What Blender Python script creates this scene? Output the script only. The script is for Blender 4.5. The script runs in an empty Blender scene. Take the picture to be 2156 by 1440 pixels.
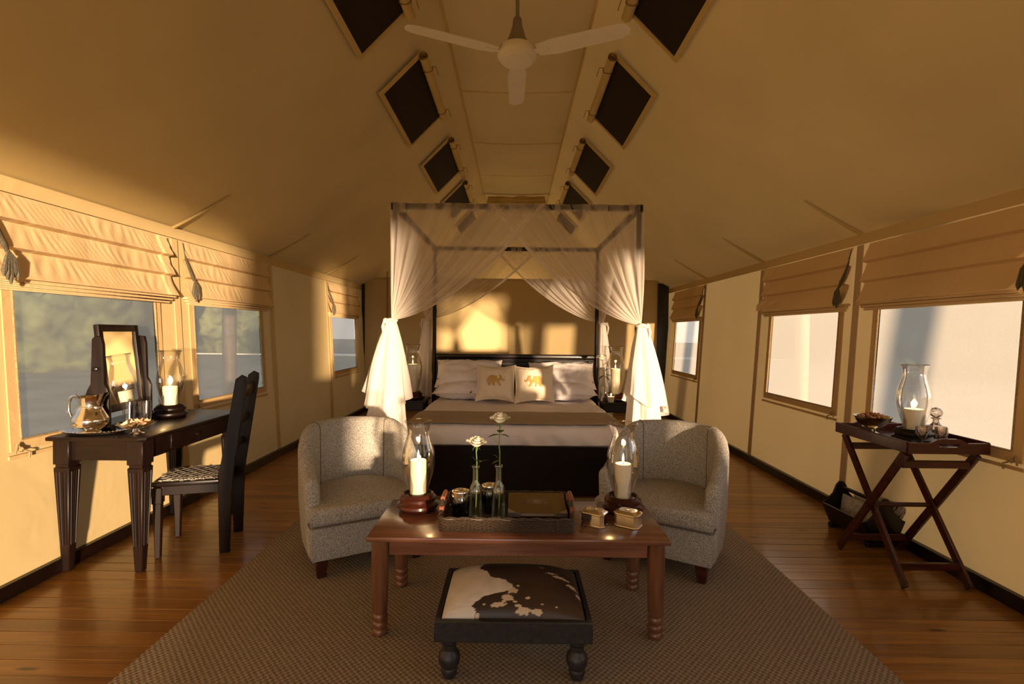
import bpy, bmesh, math, random
from mathutils import Vector, Matrix, Euler, noise
random.seed(7)
PI = math.pi
sc = bpy.context.scene
COL = sc.collection

# ------------------------------------------------------------------ camera, world, sun, exposure
cam_d = bpy.data.cameras.new('camera')
cam_d.sensor_width = 36.0
cam_d.lens = 36.0 * 1080.0 / 2156.0
cam_d.clip_start = 0.05
cam_d.clip_end = 500
cam = bpy.data.objects.new('camera', cam_d)
COL.objects.link(cam)
cam.location = (0, 0, 1.35)
cam.rotation_euler = (Matrix.Rotation(math.radians(0.32), 3, 'Z') @ Matrix.Rotation(math.radians(90 - 1.06), 3, 'X')
                      @ Matrix.Rotation(math.radians(0.6), 3, 'Z')).to_euler()
sc.camera = cam

world = bpy.data.worlds.new('dusk_sky')
sc.world = world
world.use_nodes = True
wn = world.node_tree
wn.nodes.clear()
w_out = wn.nodes.new('ShaderNodeOutputWorld')
w_bg = wn.nodes.new('ShaderNodeBackground')
w_tc = wn.nodes.new('ShaderNodeTexCoord')
w_sep = wn.nodes.new('ShaderNodeSeparateXYZ')
w_ramp = wn.nodes.new('ShaderNodeValToRGB')
w_ramp.color_ramp.elements[0].position = 0.0
w_ramp.color_ramp.elements[0].color = (0.98, 0.88, 0.80, 1)
w_ramp.color_ramp.elements[1].position = 0.65
w_ramp.color_ramp.elements[1].color = (0.26, 0.32, 0.44, 1)
w_mid = w_ramp.color_ramp.elements.new(0.22)
w_mid.color = (0.72, 0.71, 0.70, 1)
wn.links.new(w_tc.outputs['Generated'], w_sep.inputs[0])
wn.links.new(w_sep.outputs['Z'], w_ramp.inputs[0])
wn.links.new(w_ramp.outputs[0], w_bg.inputs[0])
# sky is brighter towards the low sun
w_dot = wn.nodes.new('ShaderNodeVectorMath'); w_dot.operation = 'DOT_PRODUCT'
w_dot.inputs[1].default_value = (0.405, -0.914, 0.0)
wn.links.new(w_tc.outputs['Generated'], w_dot.inputs[0])
w_q = wn.nodes.new('ShaderNodeMapRange')
w_q.inputs['From Min'].default_value = -1.0
w_q.inputs['From Max'].default_value = 1.0
wn.links.new(w_dot.outputs['Value'], w_q.inputs[0])
w_p = wn.nodes.new('ShaderNodeMath'); w_p.operation = 'POWER'
w_p.inputs[1].default_value = 2.0
wn.links.new(w_q.outputs[0], w_p.inputs[0])
w_s = wn.nodes.new('ShaderNodeMath'); w_s.operation = 'MULTIPLY_ADD'
w_s.inputs[1].default_value = 1.65
w_s.inputs[2].default_value = 0.70
wn.links.new(w_p.outputs[0], w_s.inputs[0])
wn.links.new(w_s.outputs[0], w_bg.inputs[1])
wn.links.new(w_bg.outputs[0], w_out.inputs[0])

SUN_DIR = Vector((-0.405, 0.914, -0.017)).normalized()
sun_d = bpy.data.lights.new('low_sun', 'SUN')
sun_d.energy = 10.0
sun_d.angle = math.radians(2.2)
sun_d.color = (1.0, 0.72, 0.46)
sun = bpy.data.objects.new('low_sun', sun_d)
COL.objects.link(sun)
sun.rotation_euler = SUN_DIR.to_track_quat('-Z', 'Y').to_euler()

fill_d = bpy.data.lights.new('gable_fill', 'POINT')  # added fill lamp behind the partition, brightens the gable and far ceiling
fill_d.energy = 14
fill_d.color = (1.0, 0.68, 0.32)
fill_d.shadow_soft_size = 0.12
fill = bpy.data.objects.new('gable_fill', fill_d)
COL.objects.link(fill)
fill.location = (0.0, 9.4, 2.0)

sc.view_settings.view_transform = 'Standard'
sc.view_settings.look = 'None'
sc.view_settings.gamma = 1.0
sc.view_settings.exposure = 0.12
sc.view_settings.use_curve_mapping = False
try:
    sc.cycles.use_denoising = True
    sc.cycles.caustics_reflective = False
    sc.cycles.caustics_refractive = False
    sc.cycles.sample_clamp_indirect = 4.0
    sc.cycles.transparent_max_bounces = 24
    sc.cycles.max_bounces = 10
except Exception:
    pass

# ------------------------------------------------------------------ materials
def new_mat(name):
    m = bpy.data.materials.new(name)
    m.use_nodes = True
    nt = m.node_tree
    b = nt.nodes['Principled BSDF']
    return m, nt, b

def N(nt, typ, **kw):
    n = nt.nodes.new(typ)
    for k, v in kw.items():
        if k in n.inputs:
            n.inputs[k].default_value = v
        else:
            setattr(n, k, v)
    return n

def coords(nt, scale=(1, 1, 1), kind='Object', rot=(0, 0, 0)):
    tc = nt.nodes.new('ShaderNodeTexCoord')
    mp = nt.nodes.new('ShaderNodeMapping')
    mp.inputs['Scale'].default_value = scale
    mp.inputs['Rotation'].default_value = rot
    nt.links.new(tc.outputs[kind], mp.inputs['Vector'])
    return mp.outputs[0]

def ramp(nt, src, stops):
    r = nt.nodes.new('ShaderNodeValToRGB')
    e = r.color_ramp.elements
    e[0].position, e[0].color = stops[0][0], (*stops[0][1], 1)
    e[1].position, e[1].color = stops[-1][0], (*stops[-1][1], 1)
    for p, c in stops[1:-1]:
        x = e.new(p)
        x.color = (*c, 1)
    nt.links.new(src, r.inputs[0])
    return r.outputs[0]

def bump(nt, b, src, strength=0.3, dist=0.01):
    bp = N(nt, 'ShaderNodeBump', Strength=strength, Distance=dist)
    nt.links.new(src, bp.inputs['Height'])
    nt.links.new(bp.outputs[0], b.inputs['Normal'])
    return bp

def simple(name, col, rough=0.5, metal=0.0, var=0.12, scale=40, bumps=0.05, **kw):
    m, nt, b = new_mat(name)
    v = coords(nt)
    no = N(nt, 'ShaderNodeTexNoise', Scale=scale, Detail=4.0)
    nt.links.new(v, no.inputs['Vector'])
    lo = tuple(c * (1 - var) for c in col)
    hi = tuple(min(1, c * (1 + var)) for c in col)
    nt.links.new(ramp(nt, no.outputs['Fac'], [(0.3, lo), (0.7, hi)]), b.inputs['Base Color'])
    b.inputs['Roughness'].default_value = rough
    b.inputs['Metallic'].default_value = metal
    for k, x in kw.items():
        b.inputs[k.replace('_', ' ')].default_value = x
    if bumps:
        bump(nt, b, no.outputs['Fac'], bumps, 0.004)
    return m

def wood(name, dark, light, rough=0.3, stretch=(2, 30, 30), coat=0.0, rnd=False, knots=False):
    m, nt, b = new_mat(name)
    v = coords(nt, stretch)
    if rnd:
        oi = nt.nodes.new('ShaderNodeObjectInfo')
        ad = N(nt, 'ShaderNodeVectorMath', operation='MULTIPLY_ADD')
        nt.links.new(oi.outputs['Random'], ad.inputs[0])
        ad.inputs[1].default_value = (37, 91, 13)
        nt.links.new(v, ad.inputs[2])
        v = ad.outputs[0]
    n1 = N(nt, 'ShaderNodeTexNoise', Scale=1.0, Detail=6.0, Roughness=0.6, Distortion=0.6)
    nt.links.new(v, n1.inputs['Vector'])
    c = ramp(nt, n1.outputs['Fac'], [(0.3, dark), (0.72, light)])
    if rnd:
        hsv = nt.nodes.new('ShaderNodeHueSaturation')
        mr = N(nt, 'ShaderNodeMapRange')
        mr.inputs['To Min'].default_value = 0.75
        mr.inputs['To Max'].default_value = 1.2
        nt.links.new(oi.outputs['Random'], mr.inputs[0])
        nt.links.new(mr.outputs[0], hsv.inputs['Value'])
        nt.links.new(c, hsv.inputs['Color'])
        c = hsv.outputs[0]
    if knots:
        v2 = coords(nt, (2.2, 9, 1), 'Object')
        ad2 = N(nt, 'ShaderNodeVectorMath', operation='MULTIPLY_ADD')
        nt.links.new(oi.outputs['Random'], ad2.inputs[0])
        ad2.inputs[1].default_value = (17, 61, 3)
        nt.links.new(v2, ad2.inputs[2])
        vo = N(nt, 'ShaderNodeTexVoronoi', Scale=1.1)
        nt.links.new(ad2.outputs[0], vo.inputs['Vector'])
        k = ramp(nt, vo.outputs['Distance'], [(0.06, (1, 1, 1)), (0.14, (0, 0, 0))])
        mx = N(nt, 'ShaderNodeMix', data_type='RGBA')
        nt.links.new(k, mx.inputs[0])
        nt.links.new(c, mx.inputs[6])
        mx.inputs[7].default_value = (dark[0] * 0.3, dark[1] * 0.22, dark[2] * 0.2, 1)
        c = mx.outputs[2]
    nt.links.new(c, b.inputs['Base Color'])
    b.inputs['Roughness'].default_value = rough
    b.inputs['Coat Weight'].default_value = coat
    b.inputs['Coat Roughness'].default_value = 0.12
    b.inputs['Specular IOR Level'].default_value = 0.3 if light[0] < 0.1 else 0.45
    bump(nt, b, n1.outputs['Fac'], 0.12, 0.003)
    return m

def cloth(name, col, trans=0.15, weave=900, wr=0.4, wrs=(3, 3, 3), var=0.08, dist=0.02):
    m, nt, b = new_mat(name)
    b.inputs['Roughness'].default_value = 0.9
    b.inputs['Specular IOR Level'].default_value = 0.15
    v = coords(nt)
    n1 = N(nt, 'ShaderNodeTexNoise', Scale=1.3, Detail=5.0)
    nt.links.new(v, n1.inputs['Vector'])
    c = ramp(nt, n1.outputs['Fac'], [(0.3, tuple(x * (1 - var) for x in col)), (0.7, tuple(min(1, x * (1 + var)) for x in col))])
    nt.links.new(c, b.inputs['Base Color'])
    v2 = coords(nt, wrs)
    n2 = N(nt, 'ShaderNodeTexNoise', Scale=1.0, Detail=4.0, Distortion=0.8)
    nt.links.new(v2, n2.inputs['Vector'])
    n3 = N(nt, 'ShaderNodeTexNoise', Scale=weave, Detail=1.0)
    nt.links.new(v, n3.inputs['Vector'])
    ma = N(nt, 'ShaderNodeMath', operation='MULTIPLY_ADD')
    nt.links.new(n3.outputs['Fac'], ma.inputs[0])
    ma.inputs[1].default_value = 0.03
    nt.links.new(n2.outputs['Fac'], ma.inputs[2])
    bp = bump(nt, b, ma.outputs[0], wr, dist)
    if trans > 0:
        tr = nt.nodes.new('ShaderNodeBsdfTranslucent')
        nt.links.new(c, tr.inputs['Color'])
        mix = N(nt, 'ShaderNodeMixShader')
        mix.inputs[0].default_value = trans
        nt.links.new(b.outputs[0], mix.inputs[1])
        nt.links.new(tr.outputs[0], mix.inputs[2])
        nt.links.new(mix.outputs[0], nt.nodes['Material Output'].inputs[0])
    return m

M = {}
M['canvas'] = cloth('cream_canvas', (0.71, 0.545, 0.27), 0.15, 700, 0.35, (1.6, 1.6, 2.2), 0.05, 0.03)
M['canvas_roof'] = cloth('roof_canvas', (0.68, 0.52, 0.23), 0.05, 700, 0.3, (0.8, 0.8, 0.8), 0.06, 0.04)
M['canvas_blind'] = cloth('blind_canvas', (0.72, 0.53, 0.29), 0.10, 700, 0.45, (9, 9, 3), 0.05, 0.012)
M['canvas_trim'] = cloth('hem_canvas', (0.60, 0.42, 0.20), 0.02, 700, 0.4, (9, 9, 9), 0.1, 0.01)
M['strap_shaded'] = cloth('pole_shade_canvas', (0.52, 0.38, 0.24), 0.0, 700, 0.3, (9, 9, 9), 0.1, 0.01)  # greyed so the right wall seams carry the outer pole's shade
M['sheet'] = cloth('white_cotton', (0.86, 0.80, 0.80), 0.0, 900, 0.5, (7, 3, 5), 0.03, 0.03)
M['linen'] = cloth('cream_linen', (0.82, 0.70, 0.52), 0.0, 900, 0.6, (9, 9, 9), 0.04, 0.02)
M['motif'] = cloth('ochre_print', (0.55, 0.33, 0.10), 0.0, 900, 0.5, (40, 40, 40), 0.25, 0.01)
M['throw'] = cloth('brown_throw', (0.42, 0.345, 0.26), 0.0, 500, 0.5, (5, 12, 5), 0.08, 0.02)
M['drape'] = cloth('white_voile', (0.88, 0.82, 0.76), 0.35, 900, 0.4, (12, 12, 2), 0.03, 0.02)

def dark_wood(name, d, l, rough, coat=0.2, st=(3, 30, 30)):
    return wood(name, d, l, rough, st, coat)
M['wenge'] = dark_wood('dark_stained_wood', (0.0030, 0.0012, 0.0009), (0.010, 0.0035, 0.0018), 0.36, 0.12)
M['wenge_v'] = wood('dark_stained_wood_upright', (0.0030, 0.0012, 0.0009), (0.013, 0.0042, 0.0022), 0.45, (30, 30, 3), 0.0)
M['mahog'] = wood('red_brown_wood', (0.022, 0.005, 0.0035), (0.085, 0.019, 0.010), 0.30, (3, 30, 30), 0.2)
M['table'] = wood('polished_table_wood', (0.11, 0.042, 0.024), (0.26, 0.110, 0.062), 0.22, (2.2, 26, 26), 0.5)
M['table_v'] = wood('polished_leg_wood', (0.10, 0.040, 0.018), (0.24, 0.100, 0.045), 0.3, (26, 26, 3), 0.3)
M['plank'] = wood('pine_plank', (0.17, 0.068, 0.010), (0.37, 0.165, 0.026), 0.30, (1.6, 26, 10), 0.25, rnd=True, knots=True)
M['subfloor'] = simple('subfloor', (0.03, 0.015, 0.006), 0.8)
M['black'] = simple('black_paint', (0.012, 0.009, 0.008), 0.4)
M['stool'] = simple('black_carved_wood', (0.022, 0.020, 0.022), 0.42, 0, 0.3, 60, 0.2)
M['screen'] = simple('dark_mesh', (0.016, 0.007, 0.005), 0.9, 0, 0.3, 900, 0.3)
M['silver'] = simple('silver', (0.88, 0.84, 0.78), 0.10, 1.0, 0.03, 30, 0.02)
M['brassy'] = simple('warm_silver', (0.85, 0.76, 0.56), 0.2, 1.0, 0.1, 200, 0.15)
M['mirror'] = simple('mirror', (0.86, 0.84, 0.80), 0.01, 1.0, 0.0, 5, 0)
M['wax'] = simple('candle_wax', (0.86, 0.78, 0.58), 0.45, 0, 0.02, 10, 0.02)
M['wax'].node_tree.nodes['Principled BSDF'].inputs['Subsurface Weight'].default_value = 0.35
M['wax'].node_tree.nodes['Principled BSDF'].inputs['Subsurface Radius'].default_value = (0.04, 0.02, 0.01)
M['wick'] = simple('wick', (0.02, 0.015, 0.01), 0.9)
M['fan'] = simple('white_enamel', (0.80, 0.74, 0.62), 0.4, 0, 0.04, 6, 0)
M['fan_metal'] = simple('grey_metal', (0.30, 0.27, 0.22), 0.4, 0.4, 0.1, 6, 0)
M['leather'] = simple('tan_leather', (0.20, 0.062, 0.024), 0.5, 0, 0.2, 60, 0.15)
M['album'] = simple('brown_leather_album', (0.13, 0.082, 0.020), 0.45, 0, 0.15, 60, 0.15)
M['album_panel'] = simple('embossed_panel', (0.14, 0.10, 0.05), 0.5, 0, 0.3, 90, 0.3)
M['page'] = simple('page_edges', (0.45, 0.38, 0.30), 0.8)
M['pewter'] = simple('pewter_corner', (0.42, 0.38, 0.36), 0.35, 0.7)
M['wicker'] = simple('dark_wicker', (0.045, 0.026, 0.014), 0.5, 0, 0.6, 120, 0.4)
M['thong'] = simple('rawhide_thong', (0.66, 0.58, 0.48), 0.7, 0, 0.2, 60, 0.1)
M['leaf'] = simple('rose_leaf', (0.035, 0.075, 0.020), 0.45, 0, 0.3, 60, 0.2)
M['stem'] = simple('rose_stem', (0.10, 0.16, 0.04), 0.5, 0, 0.3, 60, 0.1)
M['petal'] = cloth('rose_petal', (0.90, 0.86, 0.72), 0.25, 900, 0.2, (30, 30, 30), 0.04, 0.004)
M['nut'] = simple('nuts', (0.30, 0.12, 0.05), 0.5, 0, 0.5, 60, 0.3)
M['soap'] = simple('peach_petals', (0.75, 0.42, 0.25), 0.6, 0, 0.3, 50, 0.2)
M['soap2'] = simple('pale_petals', (0.75, 0.62, 0.42), 0.6, 0, 0.3, 50, 0.2)
M['news'] = simple('newsprint', (0.42, 0.36, 0.28), 0.8, 0, 0.35, 40, 0.1)
M['cord'] = simple('grey_green_cord_and_gap', (0.10, 0.085, 0.055), 0.8, 0, 0.3, 90, 0.2)  # tassel cords, also the strips standing in for shaded blind gaps
M['tie'] = simple('canvas_cord', (0.34, 0.23, 0.11), 0.8, 0, 0.3, 90, 0.2)
M['amber'] = simple('amber_liquor', (0.30, 0.05, 0.02), 0.1, 0, 0.05, 9, 0)
M['ground'] = simple('dry_grass', (0.26, 0.21, 0.13), 0.95, 0, 0.55, 0.8, 0.3)
M['road'] = simple('pale_road', (0.75, 0.70, 0.62), 0.9, 0, 0.1, 2, 0.1)
M['bush'] = simple('bush_leaves', (0.10, 0.115, 0.045), 0.8, 0, 0.7, 1.6, 0.3)
M['pole'] = simple('tent_pole', (0.20, 0.15, 0.10), 0.7, 0, 0.3, 20, 0.2)
M['pipe'] = simple('seam_piping', (0.13, 0.105, 0.075), 0.8, 0, 0.3, 60, 0.1)

# embossed stool apron relief is geometry; chair upholstery
def m_fabric():
    m, nt, b = new_mat('woven_upholstery')
    v = coords(nt)
    vo = N(nt, 'ShaderNodeTexVoronoi', Scale=250.0)
    nt.links.new(v, vo.inputs['Vector'])
    no = N(nt, 'ShaderNodeTexNoise', Scale=340.0, Detail=2.0)
    nt.links.new(v, no.inputs['Vector'])
    ma = N(nt, 'ShaderNodeMath', operation='ADD')
    nt.links.new(vo.outputs['Distance'], ma.inputs[0])
    nt.links.new(no.outputs['Fac'], ma.inputs[1])
    c = ramp(nt, ma.outputs[0], [(0.60, (0.085, 0.080, 0.088)), (0.95, (0.23, 0.215, 0.20)), (1.25, (0.50, 0.465, 0.40))])
    nt.links.new(c, b.inputs['Base Color'])
    b.inputs['Roughness'].default_value = 0.85
    b.inputs['Specular IOR Level'].default_value = 0.25
    bump(nt, b, ma.outputs[0], 0.35, 0.003)
    return m
M['fabric'] = m_fabric()

def m_rug():
    m, nt, b = new_mat('woven_sisal')
    v = coords(nt)
    sep = nt.nodes.new('ShaderNodeSeparateXYZ')
    nt.links.new(v, sep.inputs[0])
    def sn(sock, k, ph=0.0):
        a = N(nt, 'ShaderNodeMath', operation='MULTIPLY_ADD')
        nt.links.new(sock, a.inputs[0])
        a.inputs[1].default_value = k
        a.inputs[2].default_value = ph
        s = N(nt, 'ShaderNodeMath', operation='SINE')
        nt.links.new(a.outputs[0], s.inputs[0])
        return s.outputs[0]
    k = 2 * PI / 0.026
    mul = N(nt, 'ShaderNodeMath', operation='MULTIPLY')
    nt.links.new(sn(sep.outputs['X'], k), mul.inputs[0])
    nt.links.new(sn(sep.outputs['Y'], k * 0.9), mul.inputs[1])
    no = N(nt, 'ShaderNodeTexNoise', Scale=160.0, Detail=3.0)
    nt.links.new(v, no.inputs['Vector'])
    add = N(nt, 'ShaderNodeMath', operation='MULTIPLY_ADD')
    nt.links.new(mul.outputs[0], add.inputs[0])
    add.inputs[1].default_value = 0.35
    nt.links.new(no.outputs['Fac'], add.inputs[2])
    c = ramp(nt, add.outputs[0], [(0.25, (0.17, 0.128, 0.088)), (0.75, (0.38, 0.295, 0.205))])
    nt.links.new(c, b.inputs['Base Color'])
    b.inputs['Roughness'].default_value = 0.95
    b.inputs['Specular IOR Level'].default_value = 0.1
    bump(nt, b, add.outputs[0], 0.6, 0.004)
    return m
M['rug'] = m_rug()

def m_glass(name, tint=(1, 1, 1), base=0.03, scale=1.0, gl=(1, 1, 1)):
    m = bpy.data.materials.new(name)
    m.use_nodes = True
    nt = m.node_tree
    nt.nodes.clear()
    out = nt.nodes.new('ShaderNodeOutputMaterial')
    tr = nt.nodes.new('ShaderNodeBsdfTransparent')
    tr.inputs[0].default_value = (*tint, 1)
    g = nt.nodes.new('ShaderNodeBsdfGlossy')
    g.inputs['Roughness'].default_value = 0.03
    g.inputs['Color'].default_value = (*gl, 1)
    lw = N(nt, 'ShaderNodeLayerWeight', Blend=0.35)
    no = N(nt, 'ShaderNodeTexNoise', Scale=30.0)
    bp = N(nt, 'ShaderNodeBump', Strength=0.04, Distance=0.01)
    nt.links.new(no.outputs[0], bp.inputs['Height'])
    nt.links.new(bp.outputs[0], g.inputs['Normal'])
    ma = N(nt, 'ShaderNodeMath', operation='MULTIPLY_ADD', use_clamp=True)
    nt.links.new(lw.outputs['Fresnel'], ma.inputs[0])
    ma.inputs[1].default_value = scale
    ma.inputs[2].default_value = base
    mix = nt.nodes.new('ShaderNodeMixShader')
    nt.links.new(ma.outputs[0], mix.inputs[0])
    nt.links.new(tr.outputs[0], mix.inputs[1])
    nt.links.new(g.outputs[0], mix.inputs[2])
    nt.links.new(mix.outputs[0], out.inputs[0])
    return m
M['glass'] = m_glass('clear_glass', (0.98, 0.97, 0.95), 0.03, 0.6)
M['green_glass'] = m_glass('pale_green_glass', (0.86, 0.90, 0.80), 0.06, 0.9)
M['dark_glass'] = m_glass('dark_glass', (0.10, 0.11, 0.13), 0.10, 0.9)
M['cut_glass'] = m_glass('cut_glass', (0.90, 0.82, 0.74), 0.14, 1.0)

def m_net(name, col, alpha_attr=None, alpha=0.5, gl=0.5, streak=False):
    m = bpy.data.materials.new(name)
    m.use_nodes = True
    nt = m.node_tree
    nt.nodes.clear()
    out = nt.nodes.new('ShaderNodeOutputMaterial')
    tp = nt.nodes.new('ShaderNodeBsdfTransparent')
    df = N(nt, 'ShaderNodeBsdfDiffuse')
    df.inputs[0].default_value = (*col, 1)
    tl = N(nt, 'ShaderNodeBsdfTranslucent')
    tl.inputs[0].default_value = (*col, 1)
    m1 = nt.nodes.new('ShaderNodeMixShader')
    m1.inputs[0].default_value = gl
    nt.links.new(df.outputs[0], m1.inputs[1])
    nt.links.new(tl.outputs[0], m1.inputs[2])
    m2 = nt.nodes.new('ShaderNodeMixShader')
    nt.links.new(tp.outputs[0], m2.inputs[1])
    nt.links.new(m1.outputs[0], m2.inputs[2])
    if alpha_attr:
        at = nt.nodes.new('ShaderNodeAttribute')
        at.attribute_name = alpha_attr
        nt.links.new(at.outputs['Fac'], m2.inputs[0])
    else:
        v = coords(nt, (260, 260, 260))
        no = N(nt, 'ShaderNodeTexNoise', Scale=1.0)
        nt.links.new(v, no.inputs['Vector'])
        mr = N(nt, 'ShaderNodeMapRange')
        nt.links.new(no.outputs['Fac'], mr.inputs[0])
        mr.inputs['To Min'].default_value = alpha - 0.12
        mr.inputs['To Max'].default_value = alpha + 0.12
        nt.links.new(mr.outputs[0], m2.inputs[0])
    nt.links.new(m2.outputs[0], out.inputs[0])
    return m
M['net'] = m_net('bed_netting', (0.90, 0.82, 0.74), 'weave')
M['window_mesh'] = m_net('window_mesh', (1.0, 0.94, 0.82), None, 0.54, 0.92)

def m_emit(name, col, s):
    m = bpy.data.materials.new(name)
    m.use_nodes = True
    nt = m.node_tree
    nt.nodes.clear()
    out = nt.nodes.new('ShaderNodeOutputMaterial')
    e = nt.nodes.new('ShaderNodeEmission')
    e.inputs[0].default_value = (*col, 1)
    e.inputs[1].default_value = s
    nt.links.new(e.outputs[0], out.inputs[0])
    return m
M['flame'] = m_emit('candle_flame', (1.0, 0.72, 0.34), 14)

def m_attr_col(name, attr, rough):
    m, nt, b = new_mat(name)
    at = nt.nodes.new('ShaderNodeAttribute')
    at.attribute_name = attr
    nt.links.new(at.outputs['Color'], b.inputs['Base Color'])
    b.inputs['Roughness'].default_value = rough
    v = coords(nt, (160, 25, 60))
    no = N(nt, 'ShaderNodeTexNoise', Scale=1.0, Detail=3.0)
    nt.links.new(v, no.inputs['Vector'])
    bump(nt, b, no.outputs['Fac'], 0.25, 0.003)
    return m
M['hide'] = m_attr_col('cow_hide', 'hide', 0.42)

# ------------------------------------------------------------------ mesh helpers
I4 = Matrix.Identity(4)
def T(x, y, z): return Matrix.Translation((x, y, z))
def R(a, ax='Z'): return Matrix.Rotation(a, 4, ax)

class MB:
    def __init__(self):
        self.bm = bmesh.new()
    def box(self, x0, x1, y0, y1, z0, z1, bev=0.0, seg=1, m=I4, taper=None):
        mat = m @ T((x0 + x1) / 2, (y0 + y1) / 2, (z0 + z1) / 2) @ Matrix.Diagonal((abs(x1 - x0), abs(y1 - y0), abs(z1 - z0), 1))
        r = bmesh.ops.create_cube(self.bm, size=1.0, matrix=mat)
        vs = r['verts']
        if taper:                      # scale of the bottom face about its centre
            inv = m.inverted()
            cx, cy = (x0 + x1) / 2, (y0 + y1) / 2
            for v in vs:
                p = inv @ v.co
                if p.z < (z0 + z1) / 2:
                    p.x = cx + (p.x - cx) * taper
                    p.y = cy + (p.y - cy) * taper
                    v.co = m @ p
        if bev > 0:
            es = set()
            for v in vs:
                es.update(v.link_edges)
            bmesh.ops.bevel(self.bm, geom=list(es), offset=bev, segments=seg, affect='EDGES', profile=0.5)
        return self
    def lathe(self, prof, seg=32, m=I4, squash=1.0, closed=False):
        rings = []
        for r, z in prof:
            if r < 1e-6:
                rings.append([self.bm.verts.new(m @ Vector((0, 0, z)))])
            else:
                rings.append([self.bm.verts.new(m @ Vector((r * math.cos(2 * PI * i / seg), squash * r * math.sin(2 * PI * i / seg), z))) for i in range(seg)])
        pr = list(zip(rings, rings[1:]))
        for a, b in pr:
            for i in range(seg):
                j = (i + 1) % seg
                if len(a) == 1 and len(b) == 1:
                    continue
                if len(a) == 1:
                    self.bm.faces.new((a[0], b[j], b[i]))
                elif len(b) == 1:
                    self.bm.faces.new((a[i], a[j], b[0]))
                else:
                    self.bm.faces.new((a[i], a[j], b[j], b[i]))
        return self
    def tube(self, pts, rad, seg=8, m=I4, caps=True, flat=1.0, loop=False):
        pts = [Vector(p) for p in pts]
        n = len(pts)
        rings = []
        up = Vector((0, 0, 1))
        prev = None
        for i, p in enumerate(pts):
            if loop:
                d = pts[(i + 1) % n] - pts[i - 1]
            else:
                d = pts[min(i + 1, n - 1)] - pts[max(i - 1, 0)]
            if d.length < 1e-9:
                d = Vector((0, 0, 1))
            d.normalize()
            if prev is None:
                a = d.cross(up)
                if a.length < 1e-3:
                    a = d.cross(Vector((1, 0, 0)))
            else:
                a = prev - d * prev.dot(d)
            a.normalize()
            prev = a
            b = d.cross(a)
            r = rad[i] if isinstance(rad, (list, tuple)) else rad
            rings.append([self.bm.verts.new(m @ (p + a * (r * math.cos(2 * PI * k / seg)) + b * (flat * r * math.sin(2 * PI * k / seg)))) for k in range(seg)])
        pairs = list(zip(rings, rings[1:]))
        if loop:
            pairs.append((rings[-1], rings[0]))
        for A, B in pairs:
            for k in range(seg):
                l = (k + 1) % seg
                self.bm.faces.new((A[k], A[l], B[l], B[k]))
        if caps and not loop:
            self.bm.faces.new(rings[0][::-1])
            self.bm.faces.new(rings[-1])
        return self
    def prism(self, poly, h, m=I4, bev=0.0, seg=2):
        a = [self.bm.verts.new(m @ Vector((x, y, 0))) for x, y in poly]
        b = [self.bm.verts.new(m @ Vector((x, y, h))) for x, y in poly]
        n = len(poly)
        fs = [self.bm.faces.new(a[::-1]), self.bm.faces.new(b)]
        for i in range(n):
            j = (i + 1) % n
            fs.append(self.bm.faces.new((a[i], a[j], b[j], b[i])))
        if bev > 0:
            es = list(fs[0].edges) + list(fs[1].edges)
            bmesh.ops.bevel(self.bm, geom=es, offset=bev, segments=seg, affect='EDGES', profile=0.5)
        return self
    def grid(self, f, nu, nv, m=I4, cu=False, skip=None):
        g = [[self.bm.verts.new(m @ Vector(f(i / nu, j / nv))) for j in range(nv + 1)] for i in range(nu if cu else nu + 1)]
        L = len(g)
        for i in range(nu):
            for j in range(nv):
                if skip and skip(i, j):
                    continue
                i2 = (i + 1) % L
                self.bm.faces.new((g[i][j], g[i2][j], g[i2][j + 1], g[i][j + 1]))
        return self
    def ball(self, c, r, m=I4, sub=2, s=(1, 1, 1)):
        bmesh.ops.create_icosphere(self.bm, subdivisions=sub, radius=1.0, matrix=m @ T(*c) @ Matrix.Diagonal((r * s[0], r * s[1], r * s[2], 1)))
        return self
    def put(self, name, mat, parent=None, world=False, smooth=True, angle=40, recalc=True):
        bm = self.bm
        if world and parent is not None:
            bmesh.ops.transform(bm, matrix=parent.matrix_basis.inverted(), verts=bm.verts)
        loose = [v for v in bm.verts if not v.link_faces]
        if loose:
            bmesh.ops.delete(bm, geom=loose, context='VERTS')
        if recalc:
            bmesh.ops.recalc_face_normals(bm, faces=bm.faces)
        me = bpy.data.meshes.new(name)
        bm.to_mesh(me)
        bm.free()
        me.materials.append(M[mat])
        if smooth:
            me.shade_smooth()
            me.set_sharp_from_angle(angle=math.radians(angle))
        o = bpy.data.objects.new(name, me)
        COL.objects.link(o)
        if parent is not None:
            o.parent = parent
        return o

def thing(name, label, cat, loc=(0, 0, 0), rz=0.0, group=None):
    o = bpy.data.objects.new(name, None)
    COL.objects.link(o)
    o.empty_display_size = 0.05
    o.location = loc
    o.rotation_euler = (0, 0, rz)
    o.matrix_basis = T(*loc) @ R(rz)
    o['label'] = label
    o['category'] = cat
    if group:
        o['group'] = group
    return o
def tag(o, label, cat, group=None, loc=None):
    o['label'] = label
    o['category'] = cat
    if group:
        o['group'] = group
    return o
def struct(o, label, cat):
    o['kind'] = 'structure'
    o['label'] = label
    o['category'] = cat
    return o

# ------------------------------------------------------------------ tent shell
FW, LEAN, EAVE = 2.52, 0.055, 2.13
EX = FW + LEAN * EAVE
Y0, Y1 = -1.5, 10.0
RIDGE_X = 0.58
def wallx(z): return FW + LEAN * z
def roofz(x):
    u = EX - abs(x)
    return EAVE + 0.5 * u + 0.15 * u * u
WIN = [(2.63, 3.68), (4.12, 5.20), (7.22, 8.28)]
WZ0, WZ1 = 0.77, 1.54

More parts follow.
